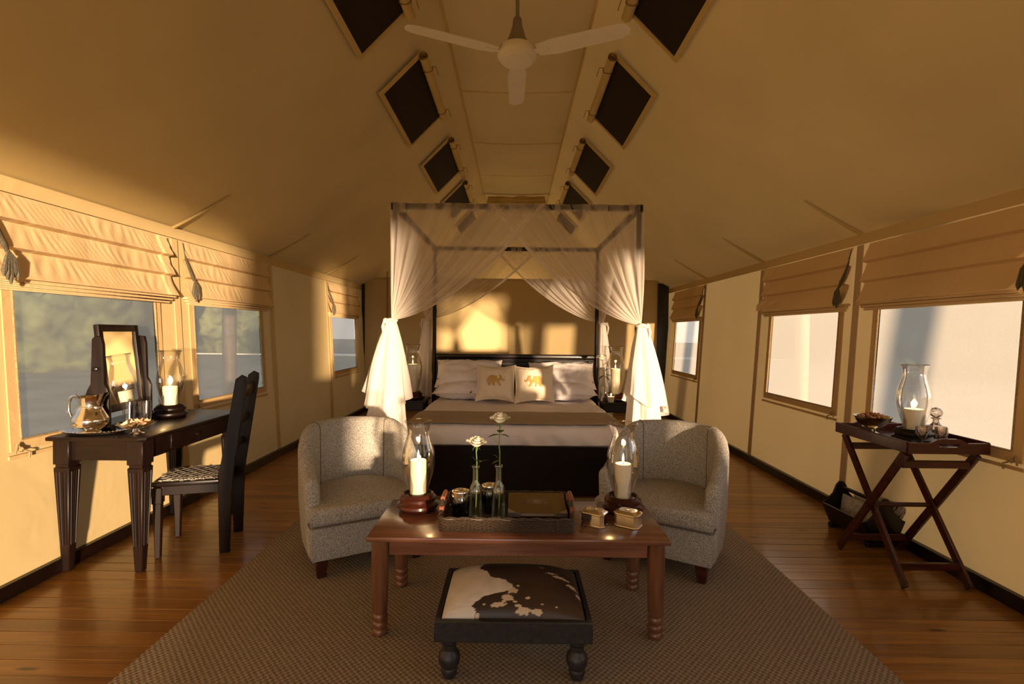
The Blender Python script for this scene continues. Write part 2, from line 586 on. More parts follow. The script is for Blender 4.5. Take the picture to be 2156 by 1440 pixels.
def wall_side(s, name, label, holes):
    ys = sorted({Y0, Y1, *[v for h in holes for v in (h[0], h[1])], *[round(Y0 + 0.25 * i, 3) for i in range(1, 46)]})
    zs = sorted({0.0, EAVE, *[v for h in holes for v in (h[2], h[3])], *[0.2 * i for i in range(1, 11)]})
    b = MB()
    vv = {}
    for i, y in enumerate(ys):
        for j, z in enumerate(zs):
            w = 0.012 * noise.noise(Vector((y * 0.9, z * 1.3, s * 5))) * min(1, 4 * z) * min(1, 4 * (EAVE - z))
            vv[i, j] = b.bm.verts.new((s * (wallx(z) + w), y, z))
    for i in range(len(ys) - 1):
        for j in range(len(zs) - 1):
            ym, zm = (ys[i] + ys[i + 1]) / 2, (zs[j] + zs[j + 1]) / 2
            if any(h[0] < ym < h[1] and h[2] < zm < h[3] for h in holes):
                continue
            b.bm.faces.new((vv[i, j], vv[i + 1, j], vv[i + 1, j + 1], vv[i, j + 1]))
    return struct(b.put(name, 'canvas'), label, 'wall')

hl = [(a, c, WZ0, WZ1) for a, c in WIN]
wl = wall_side(-1, 'wall_left', 'cream canvas tent wall on the left behind the desk, lit orange by the low sun', hl)
wr = wall_side(1, 'wall_right', 'cream canvas tent wall on the right behind the folding tray table', hl + [(0.05, 1.15, 0.56, 2.09), (1.15, 2.48, 1.05, 2.09)])  # last two holes: added unseen openings that steer the sun

# seams, eave bands, straps on the walls
def wall_strip(s, y0, y1, z0, z1, off, name, mat, parent, th=0.006):
    b = MB()
    x = lambda z: s * (wallx(z) - off)
    a = [(x(z0), y0, z0), (x(z0), y1, z0), (x(z1), y1, z1), (x(z1), y0, z1)]
    f = b.bm.faces.new([b.bm.verts.new(p) for p in a])
    r = bmesh.ops.extrude_face_region(b.bm, geom=[f])
    for v in r['geom']:
        if isinstance(v, bmesh.types.BMVert):
            v.co.x += s * th
    return b.put(name, mat, parent, smooth=False)
for s, w in ((-1, wl), (1, wr)):
    wall_strip(s, Y0, Y1, EAVE - 0.085, EAVE - 0.004, 0.016, 'eave_band', 'canvas', w)
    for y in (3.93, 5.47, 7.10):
        wall_strip(s, y - 0.035, y + 0.035, 0.08, EAVE - 0.09, 0.012, 'seam_band', 'strap_shaded' if s > 0 else 'canvas', w)

# roof slopes
def roof_side(s, name, label):
    b = MB()
    def f(u, v):
        x = EX + (RIDGE_X - EX) * u
        y = Y0 + (Y1 - Y0) * v
        w = 0.02 * noise.noise(Vector((x * 0.8, y * 0.7, s * 3 + 9))) * math.sin(PI * u)
        return (s * x, y, roofz(x) + w - 0.012 * math.sin(PI * u) * abs(math.sin(PI * (y - 3.93) / 1.57)))
    b.grid(f, 20, 60)
    return struct(b.put(name, 'canvas_roof', angle=80), label, 'ceiling')
rl = roof_side(-1, 'ceiling_left', 'sloping cream canvas roof on the left with a row of dark vents')
rr = roof_side(1, 'ceiling_right', 'sloping cream canvas roof on the right with a row of dark vents')
RZ = roofz(RIDGE_X)
b = MB()
b.grid(lambda u, v: (-RIDGE_X + 2 * RIDGE_X * u, Y0 + (Y1 - Y0) * v, RZ - 0.02 * math.sin(PI * u)), 6, 40)
ridge = struct(b.put('ceiling', 'canvas_roof', angle=80), 'flat canvas ridge strip above the fan', 'ceiling')
for y in (5.24, 6.65, 8.0):
    b = MB()
    b.grid(lambda u, v: (-RIDGE_X + 2 * RIDGE_X * u, y - 0.02 + 0.04 * v, RZ - 0.003 - 0.02 * math.sin(PI * u) + (0.003 if v in (0, 1) else 0)), 8, 3)
    b.put('seam_band', 'canvas_roof', ridge)
for s in (-1, 1):
    b = MB()
    b.box(s * RIDGE_X - 0.018, s * RIDGE_X + 0.018, Y0, Y1, RZ - 0.006, RZ + 0.004, 0.002)
    b.put('ridge_seam', 'canvas_roof', ridge)
for s, r_ in ((-1, rl), (1, rr)):
    for y in (3.93, 5.47, 7.10):
        b = MB()
        pts = []
        for k in range(7):
            x = EX - 0.45 * k / 6
            pts.append((s * x, y, roofz(x) - 0.012))
        b.tube(pts, [0.028 - 0.003 * k for k in range(7)], 6, flat=0.3)
        b.put('corner_patch', 'canvas_roof', r_)

# gables
def gable(y, name, label, polys):
    b = MB()
    for poly in polys:
        b.bm.faces.new([b.bm.verts.new((x, y, z)) for x, z in poly])
    return struct(b.put(name, 'canvas', smooth=False), label, 'wall')
def roofpts(x0, x1, n=6):
    o = []
    for k in range(n + 1):
        x = x0 + (x1 - x0) * k / n
        o.append((x, roofz(x) if abs(x) >= RIDGE_X - 1e-6 else RZ))
    return o
ztop = lambda x: roofz(x) if abs(x) > RIDGE_X else RZ
full = [(-FW, 0), (FW, 0)] + roofpts(EX, RIDGE_X) + roofpts(-RIDGE_X, -EX)
gable(Y1, 'wall_back', 'canvas gable closing the tent far behind the bed', [full])
ZO = 2.27
front = [  # unseen front wall, its openings and sill shaped for the sun patches
    [(-2.36, ZO), (2.36, ZO)] + roofpts(2.35, RIDGE_X) + roofpts(-RIDGE_X, -2.35),
    [(-FW, 0), (-2.45, 0), (-2.45, 2.2), (-EX, EAVE)],
    [(0.20, 0), (1.12, 0), (1.12, ZO), (0.20, ZO)],
    [(1.12, 0), (1.62, 0), (1.62, 0.55), (1.12, 0.55)],
    [(1.62, 0), (FW, 0), (EX, EAVE), (2.36, ZO), (1.62, ZO)],
]
gable(Y0, 'wall_front', 'canvas front of the tent with openings shaped to steer the low sun', front)

# screen wall behind the bed
PY = 8.75
PZ = 2.235
b = MB()
b.box(-2.57, 2.53, PY, PY + 0.03, 0.0, PZ, 0.006)
part = struct(b.put('wall_partition', 'canvas'), 'cream canvas partition wall standing behind the four-poster bed', 'wall')
b = MB(); b.tube([(-2.57, PY + 0.01, PZ + 0.01), (2.53, PY + 0.01, PZ + 0.01)], 0.022, 8); b.put('top_pole', 'canvas', part)
b = MB(); b.box(-2.615, -2.575, PY - 0.02, PY + 0.05, 0, PZ - 0.02); b.put('side_post', 'black', part)
b = MB(); b.box(2.42, 2.60, PY - 0.03, PY - 0.005, 0, PZ - 0.03); b.put('side_post', 'black', part)
b = MB(); b.box(-2.5, 2.45, PY - 0.03, PY - 0.002, 0, 0.08); b.put('skirting', 'black', part)
for x in (-2.18, 2.16):
    b = MB(); b.tube([(x, PY - 0.02, 0.0), (x, PY - 0.02, roofz(x) * 0.995 - 0.01)], 0.012, 8); b.put('upright_pole', 'tie', part)

# baseboards
for s, nm in ((-1, 'left'), (1, 'right')):
    b = MB()
    b.box(s * 2.49, s * 2.53, Y0, PY, 0, 0.075, 0.004)
    struct(b.put('baseboard_' + nm, 'wenge'), 'dark wooden skirting board along the foot of the %s canvas wall' % nm, 'baseboard')

# floor
b = MB()
b.box(-2.7, 2.7, Y0, Y1, -0.30, -0.022)
floor = struct(b.put('floor', 'subfloor'), 'varnished pine plank floor of the tent', 'floor')
pw = 0.096
meshes = []
for L in (2.1, 2.7, 3.3, 5.04):
    b = MB()
    b.box(-L / 2, L / 2, -pw / 2 + 0.0012, pw / 2 - 0.0012, -0.022, 0.0, 0.0015)
    o = b.put('plank', 'plank', floor)
    meshes.append((L, o.data))
    bpy.data.objects.remove(o)
row = 0
y = Y0 + pw / 2
while y < PY + 0.05:
    pat = random.choice([(2.1, 2.94), (2.7, 2.34), (5.04,), (2.94, 2.1), (2.34, 2.7), (5.04,)])
    x = -2.52
    for L in pat:
        best = min(meshes, key=lambda q: abs(q[0] - L))
        o = bpy.data.objects.new('plank', best[1])
        COL.objects.link(o)
        o.parent = floor
        o.scale = (L / best[0] * 0.9993, 1, 1)
        o.location = (x + L / 2, y, random.uniform(-0.0008, 0.0))
        x += L
    y += pw
    row += 1

# outside
b = MB()
b.box(-90, 90, -60, 120, -0.65, -0.6)
struct(b.put('ground', 'ground', smooth=False), 'dry grassy ground seen through the mesh windows', 'ground')
b = MB()
b.box(-90, 90, 40.0, 42.0, -0.6, -0.52)
struct(b.put('trim_road', 'road', smooth=False), 'pale track crossing the grass beyond the windows', 'road')

# ------------------------------------------------------------------ windows and blinds
def wpt(s, y, z, off): return (s * (wallx(z) - off), y, z)
def wall_frame(b, s, y0, y1, z0, z1, w, off, th):
    """flat hem strips around an opening, lying on the leaning wall"""
    for (a0, a1, c0, c1) in ((y0 - w, y0, z0 - w, z1), (y1, y1 + w, z0 - w, z1), (y0, y1, z0 - w, z0)):
        ps = [(a0, c0), (a1, c0), (a1, c1), (a0, c1)]
        lo = [b.bm.verts.new(wpt(s, y, z, off)) for y, z in ps]
        hi = [b.bm.verts.new(wpt(s, y, z, off + th)) for y, z in ps]
        b.bm.faces.new(hi)
        b.bm.faces.new(lo)
        for i in range(4):
            j = (i + 1) % 4
            b.bm.faces.new((lo[i], lo[j], hi[j], hi[i]))

wi = 0
pos = {-1: 'left', 1: 'right'}
wlab = {(-1, 0): 'mesh window behind the desk mirror', (-1, 1): 'mesh window behind the wooden chair on the left wall',
        (-1, 2): 'small far mesh window on the left wall near the bed curtain',
        (1, 0): 'glowing mesh window behind the tray table', (1, 1): 'middle mesh window on the right wall',
        (1, 2): 'small far mesh window on the right wall near the bed curtain'}
blab = {(-1, 0): 'gathered cream roman blind above the window behind the desk mirror', (-1, 1): 'gathered cream roman blind half in shade above the window behind the wooden chair',
        (-1, 2): 'far cream roman blind on the left wall next to the partition',
        (1, 0): 'wide cream roman blind above the glowing window by the tray table', (1, 1): 'cream roman blind with crumpled far edge, middle of the right wall',
        (1, 2): 'far cream roman blind on the right wall next to the partition'}
for s in (-1, 1):
    for k, (y0, y1) in enumerate(WIN):
        wi += 1
        b = MB()
        wall_frame(b, s, y0, y1, WZ0, WZ1, 0.055, 0.004, 0.008)
        w_ = struct(b.put('window_%d' % wi, 'canvas_trim', smooth=False), wlab[s, k], 'window')
        b = MB()
        n = 8
        b.grid(lambda u, v: wpt(s, y0 - 0.01 + (y1 - y0 + 0.02) * u, WZ0 - 0.01 + (WZ1 - WZ0 + 0.02) * v, -0.012 - 0.004 * math.sin(PI * u)), 8, 6)
        b.put('mesh_screen', 'window_mesh', w_)
        b = MB()          # inner piping round the opening
        b.tube([wpt(s, y0, WZ1, 0.012), wpt(s, y0, WZ0, 0.012), wpt(s, y1, WZ0, 0.012), wpt(s, y1, WZ1, 0.012)], 0.007, 6)
        b.put('piping', 'tie', w_)
        b = MB()          # lower flap line with knotted cord at its corner
        b.box(-0.004, 0.004, y0 - 0.07, y1 + 0.07, -0.018, 0.0, m=T(s * (wallx(WZ0 - 0.06) - 0.014), 0, WZ0 - 0.075))
        b.put('sill_hem', 'canvas_trim', w_)
        b = MB()
        c = Vector(wpt(s, y0 - 0.02, WZ0 - 0.045, 0.03))
        b.ball(c, 0.014, sub=1)
        b.tube([c, c + Vector((0, -0.02, 0.03)), c + Vector((0, -0.03, -0.02))], 0.005, 5)
        b.tube([c, c + Vector((-s * 0.01, 0.035, -0.02)), c + Vector((-s * 0.012, 0.03, -0.05))], 0.005, 5)
        b.put('knotted_cord', 'tie', w_)
        # blind
        ya, yb = y0 - 0.12, y1 + 0.14
        zt, zb = 2.035, 1.60
        root = thing('roman_blind', blab[s, k], 'blind', (s * wallx(1.7), (ya + yb) / 2, zb), 0, 'cream roman blinds above the windows')
        b = MB()
        nsec = 3
        amp = 1.0 if s < 0 else 0.55
        def bf(u, v):
            z = zt + (zb - zt) * v
            sec = (v * nsec) % 1.0
            if v >= 0.9999: sec = 1.0
            bulge = 0.018 + 0.045 * (sec ** 1.4) + 0.012 * v
            yy = ya + (yb - ya) * u
            rip = 0.0022 * amp * math.sin(yy * 120 + 8 * math.sin(yy * 7 + z * 9) + z * 40) * math.sin(PI * min(1, sec + 0.05))
            rip += 0.006 * noise.noise(Vector((yy * 6, z * 9, k * 7 + s)))
            e = 0.0
            if s > 0 and k == 1 and u > 0.75:      # crumpled corner
                q = (u - 0.75) * 4
                e = 0.05 * q * noise.noise(Vector((yy * 11, z * 13, 3))) + 0.02 * q
            if s < 0 and u > 0.93:
                e = 0.01
            return wpt(s, yy + 0.04 * v * (1 if u > 0.5 else 0) * (u - 0.5), z, bulge + rip + e)
        b.grid(bf, 110, 36)
        b.put('blind_cloth', 'canvas_blind', root, world=True, angle=70)
        for q in range(3):
            b = MB()
            z = zb - 0.008 - q * 0.021
            b.box(-0.035 + 0.006 * q, 0.0, ya - 0.01 + 0.02 * q, yb + 0.05 - 0.03 * q, -0.010, 0.009, 0.004,
                  m=T(s * (wallx(z) - 0.012), 0, z) @ (I4 if s > 0 else Matrix.Diagonal((-1, 1, 1, 1))))
            b.put('folded_hem', 'canvas_blind', root, world=True)
        # near edge: dark strip stands in for the shaded gap, cord tassels below
        root_t = root
        yt = ya + 0.012
        b = MB()
        pts = [wpt(s, yt - 0.01, zt - 0.01, 0.03), wpt(s, yt, zt - 0.15, 0.045), wpt(s, yt + 0.02, zt - 0.27, 0.075), wpt(s, yt + 0.03, zt - 0.31, 0.08)]
        b.tube(pts, [0.003, 0.016, 0.026, 0.014], 8, flat=0.5)
        b.put('gap_shade_strip', 'cord', root_t, world=True)
        for q in range(5):
            b = MB()
            p0 = Vector(wpt(s, yt + 0.03, zt - 0.30, 0.085))
            a = (q - 2) * 0.018
            L_ = 0.13 + 0.02 * ((q * 7) % 3)
            b.tube([p0, p0 + Vector((-s * 0.01, a * 0.6, -0.04)), p0 + Vector((-s * 0.012, a, -L_ * 0.8)), p0 + Vector((-s * 0.012, a, -L_))], [0.004, 0.008, 0.012, 0.004], 6)
            b.put('tassel_strand', 'cord', root_t, world=True)

# ------------------------------------------------------------------ roof vents
VENTS = [(2.42, 3.52), (4.10, 5.20), (5.86, 6.96), (7.50, 8.60), (9.15, 9.9)]
vnames = ['nearest dark mesh roof vent cut off by the photo top, %s slope', 'second dark mesh roof vent beside the fan, %s slope',
          'third dark mesh roof vent from the front, %s slope', 'fourth dark mesh roof vent above the bed canopy, %s slope',
          'farthest dark roof vent just above the canopy rail, %s slope']
for s in (-1, 1):
    for k, (y0, y1) in enumerate(VENTS):
        x0, x1 = 1.09, 0.80
        z0, z1 = roofz(x0), roofz(x1)
        n = Vector((-(z1 - z0), 0, -(x0 - x1))).normalized()     # inward normal for s=+1 side
        n = Vector((s * n.x, 0, n.z))
        root = thing('roof_vent', vnames[k] % pos[s], 'vent', (s * 0.95, (y0 + y1) / 2, (z0 + z1) / 2 - 0.03), 0, 'dark mesh vents in the sloping roof')
        A = Vector((s * x0, 0, z0)); B_ = Vector((s * x1, 0, z1))
        up = (B_ - A).normalized()
        def quad(b, a0, a1, u0, u1, off, th):
            L_ = (B_ - A).length
            vs = []
            for o_ in (off, off + th):
                vs.append([b.bm.verts.new(A + up * u + Vector((0, yv, 0)) + n * o_) for yv, u in ((a0, u0), (a1, u0), (a1, u1), (a0, u1))])
            b.bm.faces.new(vs[0]); b.bm.faces.new(vs[1])
            for i in range(4):
                j = (i + 1) % 4
                b.bm.faces.new((vs[0][i], vs[0][j], vs[1][j], vs[1][i]))
        L_ = (B_ - A).length
        b = MB(); quad(b, y0, y1, 0, L_, 0.035, 0.004)
        b.put('mesh_screen', 'screen', root, world=True, smooth=False)
        b = MB()
        w = 0.035
        quad(b, y0 - w, y1 + w, -w, 0, 0.028, 0.018); quad(b, y0 - w, y0, 0, L_, 0.028, 0.018); quad(b, y1, y1 + w, 0, L_, 0.028, 0.018)
        quad(b, y0 - w, y1 + w, L_, L_ + w, 0.028, 0.012)
        b.put('hem_frame', 'canvas_roof', root, world=True, smooth=False)
        c = A + up * (L_ + 0.01) + n * 0.075
        b = MB()
        r0 = 0.036
        for rr_ in (r0, r0 * 0.62):
            b.tube([(c.x, y0 - 0.05, c.z), (c.x, (y0 + y1) / 2, c.z - 0.006), (c.x, y1 + 0.03, c.z)], rr_, 14, caps=False)
        b.put('rolled_flap', 'canvas_roof', root, world=True)
        for yy in (y0 + 0.16, y1 - 0.13):
            b = MB()
            ring = [(c.x + 0.04 * math.cos(a), yy + 0.03 * math.sin(a), c.z - 0.002 + 0.04 * math.sin(a)) for a in [2 * PI * q / 12 for q in range(12)]]
            b.tube(ring, 0.004, 5, loop=True)
            b.tube([(c.x - s * 0.035, yy, c.z + 0.02), (c.x - s * 0.07, yy - 0.02, c.z + 0.012), (c.x - s * 0.085, yy + 0.03, c.z - 0.035)], 0.004, 5)
            b.put('tie_cord', 'tie', root, world=True)

# swag of canvas at the far end of the ridge
b = MB()
def sw(u, v):
    x = -0.50 + 1.0 * u
    return (x * (1 + 0.12 * v), 9.10 + 0.03 * math.sin(v * 22 + 3 * noise.noise(Vector((x * 3, 0, 1)))), RZ - 0.04 - 0.26 * v - 0.03 * math.sin(PI * u) * v + 0.012 * noise.noise(Vector((x * 6, v * 3, 0))))
b.grid(sw, 30, 14)
o = tag(b.put('canvas_swag', 'canvas_roof', angle=80), 'wrinkled roll of cream canvas hanging across the far ridge above the bed', 'canvas')

# ------------------------------------------------------------------ ceiling fan
fx, fy, fz = -0.005, 3.10, 2.98
fan = thing('ceiling_fan', 'white three-bladed ceiling fan hanging from the canvas ridge', 'fan', (fx, fy, fz))
b = MB(); b.tube([(0, 0, 0.16), (0, 0, RZ - fz - 0.01)], 0.012, 10); b.put('down_rod', 'fan_metal', fan)
b = MB(); b.lathe([(0.012, 0.26), (0.026, 0.24), (0.030, 0.20), (0.052, 0.13), (0.066, 0.10), (0.068, 0.07)], 24); b.put('motor_cover', 'fan_metal', fan)
b = MB(); b.lathe([(0.0, 0.075), (0.07, 0.075), (0.112, 0.065), (0.120, 0.045), (0.120, 0.02), (0.108, 0.005), (0.098, 0.0), (0.094, -0.012), (0.06, -0.020), (0.0, -0.022)], 32)
b.put('motor_housing', 'fan', fan)
for a in (90, 210 - 6, 330 + 6):
    b = MB()
    mm = R(math.radians(a)) @ T(0, 0, 0.028) @ R(math.radians(-10), 'X')
    poly = [(0.13, -0.045), (0.24, -0.062), (0.62, -0.055), (0.665, -0.035), (0.675, 0.0), (0.665, 0.035), (0.62, 0.055), (0.24, 0.062), (0.13, 0.045)]
    b.prism(poly, 0.006, mm, 0.002, 1)
    bl = b.put('blade', 'fan', fan)
    b = MB(); b.box(0.09, 0.20, -0.018, 0.018, -0.004, 0.002, 0.002, 1, mm); b.put('bracket', 'fan', bl)

# ------------------------------------------------------------------ rug
b = MB()
b.box(-1.53, 1.53, 0.2, 4.17, 0.0005, 0.004, 0.0015)
tag(b.put('sisal_rug', 'rug'), 'large brown woven sisal rug under the armchairs and coffee table', 'rug')

# ------------------------------------------------------------------ four-poster bed
bx, by0, by1 = 0.006, 4.20, 6.30
bed = thing('four_poster_bed', 'dark wooden four-poster bed with square canopy frame', 'bed', (bx, by0, 0))
CZ = 2.395
for px in (-0.995, 0.995):
    for py in (0.0, 2.10):
        b = MB()
        b.box(px - 0.026, px + 0.026, py - 0.026, py + 0.026, 0, 0.72, 0.004)
        b.lathe([(0.026, 0.72), (0.032, 0.74), (0.022, 0.78), (0.030, 0.90), (0.024, 1.10), (0.022, 1.5), (0.026, 1.60), (0.022, 1.68), (0.020, CZ - 0.05)], 14, T(px, py, 0))
        b.box(px - 0.028, px + 0.028, py - 0.028, py + 0.028, CZ - 0.06, CZ, 0.003)
        b.put('post', 'wenge_v', bed)
for y in (0.0, 2.10):
    b = MB(); b.box(-0.967, 0.967, y - 0.02, y + 0.02, CZ - 0.047, CZ - 0.003, 0.003); b.put('canopy_rail', 'wenge', bed)
for x in (-0.995, 0.995):
    b = MB(); b.box(x - 0.02, x + 0.02, 0.028, 2.072, CZ - 0.047, CZ - 0.003, 0.003); b.put('canopy_rail', 'wenge_v', bed)
b = MB()
b.box(-0.969, 0.969, 2.06, 2.10, 0.35, 1.03, 0.006)
b.box(-0.969, 0.969, 2.035, 2.115, 1.03, 1.085, 0.015, 2)
b.box(-0.969, 0.969, 2.05, 2.11, 0.985, 1.01, 0.008, 2)
b.put('headboard', 'wenge', bed)
b = MB()
b.box(-0.969, 0.969, -0.015, 0.02, 0.02, 0.42, 0.006)
b.put('footboard', 'wenge', bed)
for x in (-0.975, 0.975):
    b = MB(); b.box(x - 0.018, x + 0.018, 0.028, 2.07, 0.10, 0.40, 0.006); b.put('side_rail', 'wenge_v', bed)
b = MB(); b.box(-0.95, 0.95, 0.03, 2.05, 0.30, 0.36); b.put('slat_base', 'wenge', bed)
b = MB(); b.box(-0.90, 0.90, by0 + 0.06, by1 - 0.06, 0.36, 0.56, 0.05, 3, T(bx, 0, 0))
tag(b.put('mattress', 'sheet'), 'thick mattress on the bed beneath the white bedcover', 'mattress')

# bedcover and throw: cloth draped over the mattress edge
def drape_cloth(top, hx, yf, r, X, Y, flare=0.03):
    du = max(0.0, abs(X) - hx)
    dv = max(0.0, yf - Y)
    L = math.hypot(du, dv)
    bxx = max(-hx, min(hx, X)); byy = max(yf, Y)
    if L < 1e-6:
        return Vector((bxx, byy, top))
    ux, uy = du / L * (1 if X > 0 else -1), -dv / L
    if L < r * PI / 2:
        a = L / r
        out, dr = r * math.sin(a), r * (1 - math.cos(a))
    else:
        q = L - r * PI / 2
        out, dr = r + flare * q, r + q
    return Vector((bxx + ux * out, byy + uy * out, top - dr))
def cover(name, mat, label, cat, top, hx, yf, r, x0, x1, y0, y1, nx, ny, wr, flare=0.03, seed=0, sag=0.0):
    b = MB()
    def f(u, v):
        X = x0 + (x1 - x0) * u
        Y = y0 + (y1 - y0) * v
        p = drape_cloth(top, hx, yf, r, X, Y, flare)
        hang = top - p.z
        w = wr * noise.noise(Vector((X * 3.1, Y * 2.2, seed)))
        w2 = wr * 1.2 * noise.noise(Vector((X * 9, Y * 5, seed + 4)))
        p.z += w + 0.4 * w2
        if hang > 0.03:
            sidey = Y < yf
            amt = min(1, hang / 0.15) * wr * 2.2
            diag = math.sin((X * 26 if sidey else Y * 22) + (p.z * 30) + 3 * noise.noise(Vector((X * 2, Y * 2, 5))))
            if sidey: p.y += amt * 1.1 * diag * noise.noise(Vector((X * 4, 1, seed)))
            else: p.x += amt * 0.5 * diag
        p.z -= sag * max(0, abs(X) - hx * 0.85)
        return (p.x + bx, p.y, p.z)
    b.grid(f, nx, ny)
    o = b.put(name, mat, None, angle=80)
    return tag(o, label, cat)
cover('duvet', 'sheet', 'pinkish white bedcover with creased front edge hanging over the foot of the bed', 'bedcover',
      0.575, 0.86, by0 + 0.13, 0.09, -1.05, 1.05, by0 - 0.08, by1 - 0.10, 150, 130, 0.014)
th = cover('brown_throw', 'throw', 'brown woven throw laid across the foot of the white bed', 'throw',
           0.592, 0.865, by0 + 0.11, 0.095, -1.20, 1.20, by0 + 0.075, by0 + 0.70, 120, 40, 0.006, 0.05, 9)
b = MB()
for sx in (-1, 1):
    for k in range(34):
        Y = by0 + 0.10 + 0.59 * k / 33
        p = drape_cloth(0.592, 0.865, by0 + 0.11, 0.095, sx * 1.20, Y, 0.05)
        p.x += bx
        b.tube([p, p + Vector((sx * 0.006, 0, -0.03)), p + Vector((sx * 0.004, 0.004 * (k % 3 - 1), -0.06))], 0.003, 4)
fr = b.put('fringe', 'throw', th)
fr['kind'] = 'stuff'

# pillows
def pillow(w, h, t, seed=0, flange=0.0, nx=36, corner=0.035, wr=0.017):
    b = MB()
    def mk(side):
        def f(u, v):
            a = u * 2 - 1; c = v * 2 - 1
            fl = 1 - flange
            ea = min(1, abs(a) / fl); ec = min(1, abs(c) / fl)
            th_ = t / 2 * max(0.0, (1 - ea ** 3.2)) ** 0.55 * max(0.0, (1 - ec ** 3.2)) ** 0.55 + 0.004
            x = a * w / 2; z = c * h / 2
            pin = corner * (abs(c) ** 2) * (1 - a * a)
            x *= 1 - corner * 1.6 * (1 - c * c) * abs(a)
            z *= 1 - pin * 3.0
            wv = wr * noise.noise(Vector((a * 3.5 + seed, c * 3.5, side))) * (0.4 + 0.6 * (1 - ea * ec))
            wv += wr * 0.8 * noise.noise(Vector((a * 9 + seed, c * 5 + a * 4, side + 2))) * (abs(a) ** 2 + abs(c) ** 2) * 0.7
            edge = 1 if (u in (0, 1) or v in (0, 1)) else 0
            return (x, side * (th_ if not edge else 0.0005) + (0 if edge else side * wv), z)
        return f
    b.grid(mk(-1), nx, nx)
    b.grid(mk(1), nx, nx)
    bmesh.ops.remove_doubles(b.bm, verts=b.bm.verts, dist=0.0012)
    return b
def place_pillow(name, mat, label, w, h, t, loc, tilt, rz, seed, flange=0.0, roll=0.0, group=None, corner=0.035, cat='pillow'):
    b = pillow(w, h, t, seed, flange, corner=corner)
    o = b.put(name, mat, None, angle=80)
    o.location = loc
    o.rotation_euler = Euler((tilt, roll, rz), 'XYZ')
    return tag(o, label, cat, group)
PG = 'white pillows against the headboard'
place_pillow('pillow', 'sheet', 'white pillow at the left, lower of the two stacked behind the elephant cushion', 0.78, 0.46, 0.20, (-0.535, 5.90, 0.700), math.radians(-80), 0.03, 3, 0.06, group=PG)
place_pillow('pillow', 'sheet', 'white pillow at the left, upper one leaning on the headboard with pointed corner', 0.78, 0.46, 0.19, (-0.53, 6.00, 0.865), math.radians(-50), 0.05, 11, 0.06, group=PG)
place_pillow('pillow', 'sheet', 'white pillow at the right, lower of the two stacked behind the elephant cushion', 0.78, 0.46, 0.20, (0.545, 5.90, 0.700), math.radians(-80), -0.03, 23, 0.06, group=PG)
place_pillow('pillow', 'sheet', 'white pillow at the right, upper one leaning on the headboard beside the rose', 0.78, 0.46, 0.17, (0.55, 6.00, 0.850), math.radians(-52), -0.03, 31, 0.06, group=PG)

ELE = [(0.02, .40), (0.05, .50), (.12, .58), (.25, .63), (.40, .61), (.52, .58), (.60, .62), (.68, .66), (.76, .64), (.82, .57), (.86, .46), (.91, .38), (.96, .37), (1.0, .43),
       (1.01, .36), (.97, .30), (.90, .29), (.84, .34), (.80, .38), (.76, .33), (.70, .29), (.72, .18), (.80, .06), (.80, .0), (.71, .0), (.63, .12), (.58, .22), (.48, .24), (.41, .22),
       (.42, .10), (.46, .0), (.35, .0), (.31, .13), (.25, .20), (.21, .12), (.17, .0), (.07, .0), (.07, .12), (.05, .26), (.03, .32), (-.02, .20), (-.04, .22)]
def cushion(label, loc, rz, flip, seed, roll):
    b = pillow(0.44, 0.43, 0.15, seed, 0.09, corner=0.05, wr=0.007)
    c = b.put('scatter_cushion', 'linen', None, angle=80)
    c.location = loc
    c.rotation_euler = Euler((math.radians(-20), roll, rz), 'XYZ')
    tag(c, label, 'cushion', 'elephant cushions')
    bm2 = MB()
    k = 0.19
    pts = [((x - 0.5) * k * flip, (z - 0.33) * k) for x, z in ELE]
    if flip < 0: pts = pts[::-1]
    def inside(x, z):
        c_ = False
        for (x1, z1), (x2, z2) in zip(pts, pts[1:] + pts[:1]):
            if (z1 > z) != (z2 > z) and x < (x2 - x1) * (z - z1) / (z2 - z1) + x1:
                c_ = not c_
        return c_
    st = 0.0016
    vv = {}
    def gv(i, j):
        if (i, j) not in vv:
            x, z = i * st, j * st
            a, q = x / 0.22, (z + 0.01) / 0.215
            ea, eq = min(1, abs(a) / .91), min(1, abs(q) / .91)
            y = -(0.075 * (1 - ea ** 3.2) ** 0.55 * (1 - eq ** 3.2) ** 0.55 + 0.0135)
            vv[i, j] = bm2.bm.verts.new((x, y, z + 0.01))
        return vv[i, j]
    for i in range(-75, 75):
        for j in range(-50, 50):
            if inside((i + .5) * st, (j + .5) * st):
                bm2.bm.faces.new((gv(i, j), gv(i + 1, j), gv(i + 1, j + 1), gv(i, j + 1)))
    bm2.put('elephant_motif', 'motif', c, smooth=True, angle=80)
    e2 = MB()    # ear and tusk
    e2.lathe([(0.0, 0.004), (0.012, 0.003), (0.017, 0.0)], 12, T((0.62 - 0.5) * k * flip, -0.0895, 0.048) @ R(PI / 2, 'X') @ Matrix.Diagonal((0.8, 1.25, 1, 1)))
    e2.put('elephant_ear', 'linen', c)
    return c
cushion('square linen cushion with elephant facing right, left of the pair', (-0.205, 5.62, 0.795), 0.05, 1, 5, 0.03)
cushion('square linen cushion with elephant facing left, right of the pair', (0.215, 5.60, 0.790), -0.04, -1, 17, -0.04)

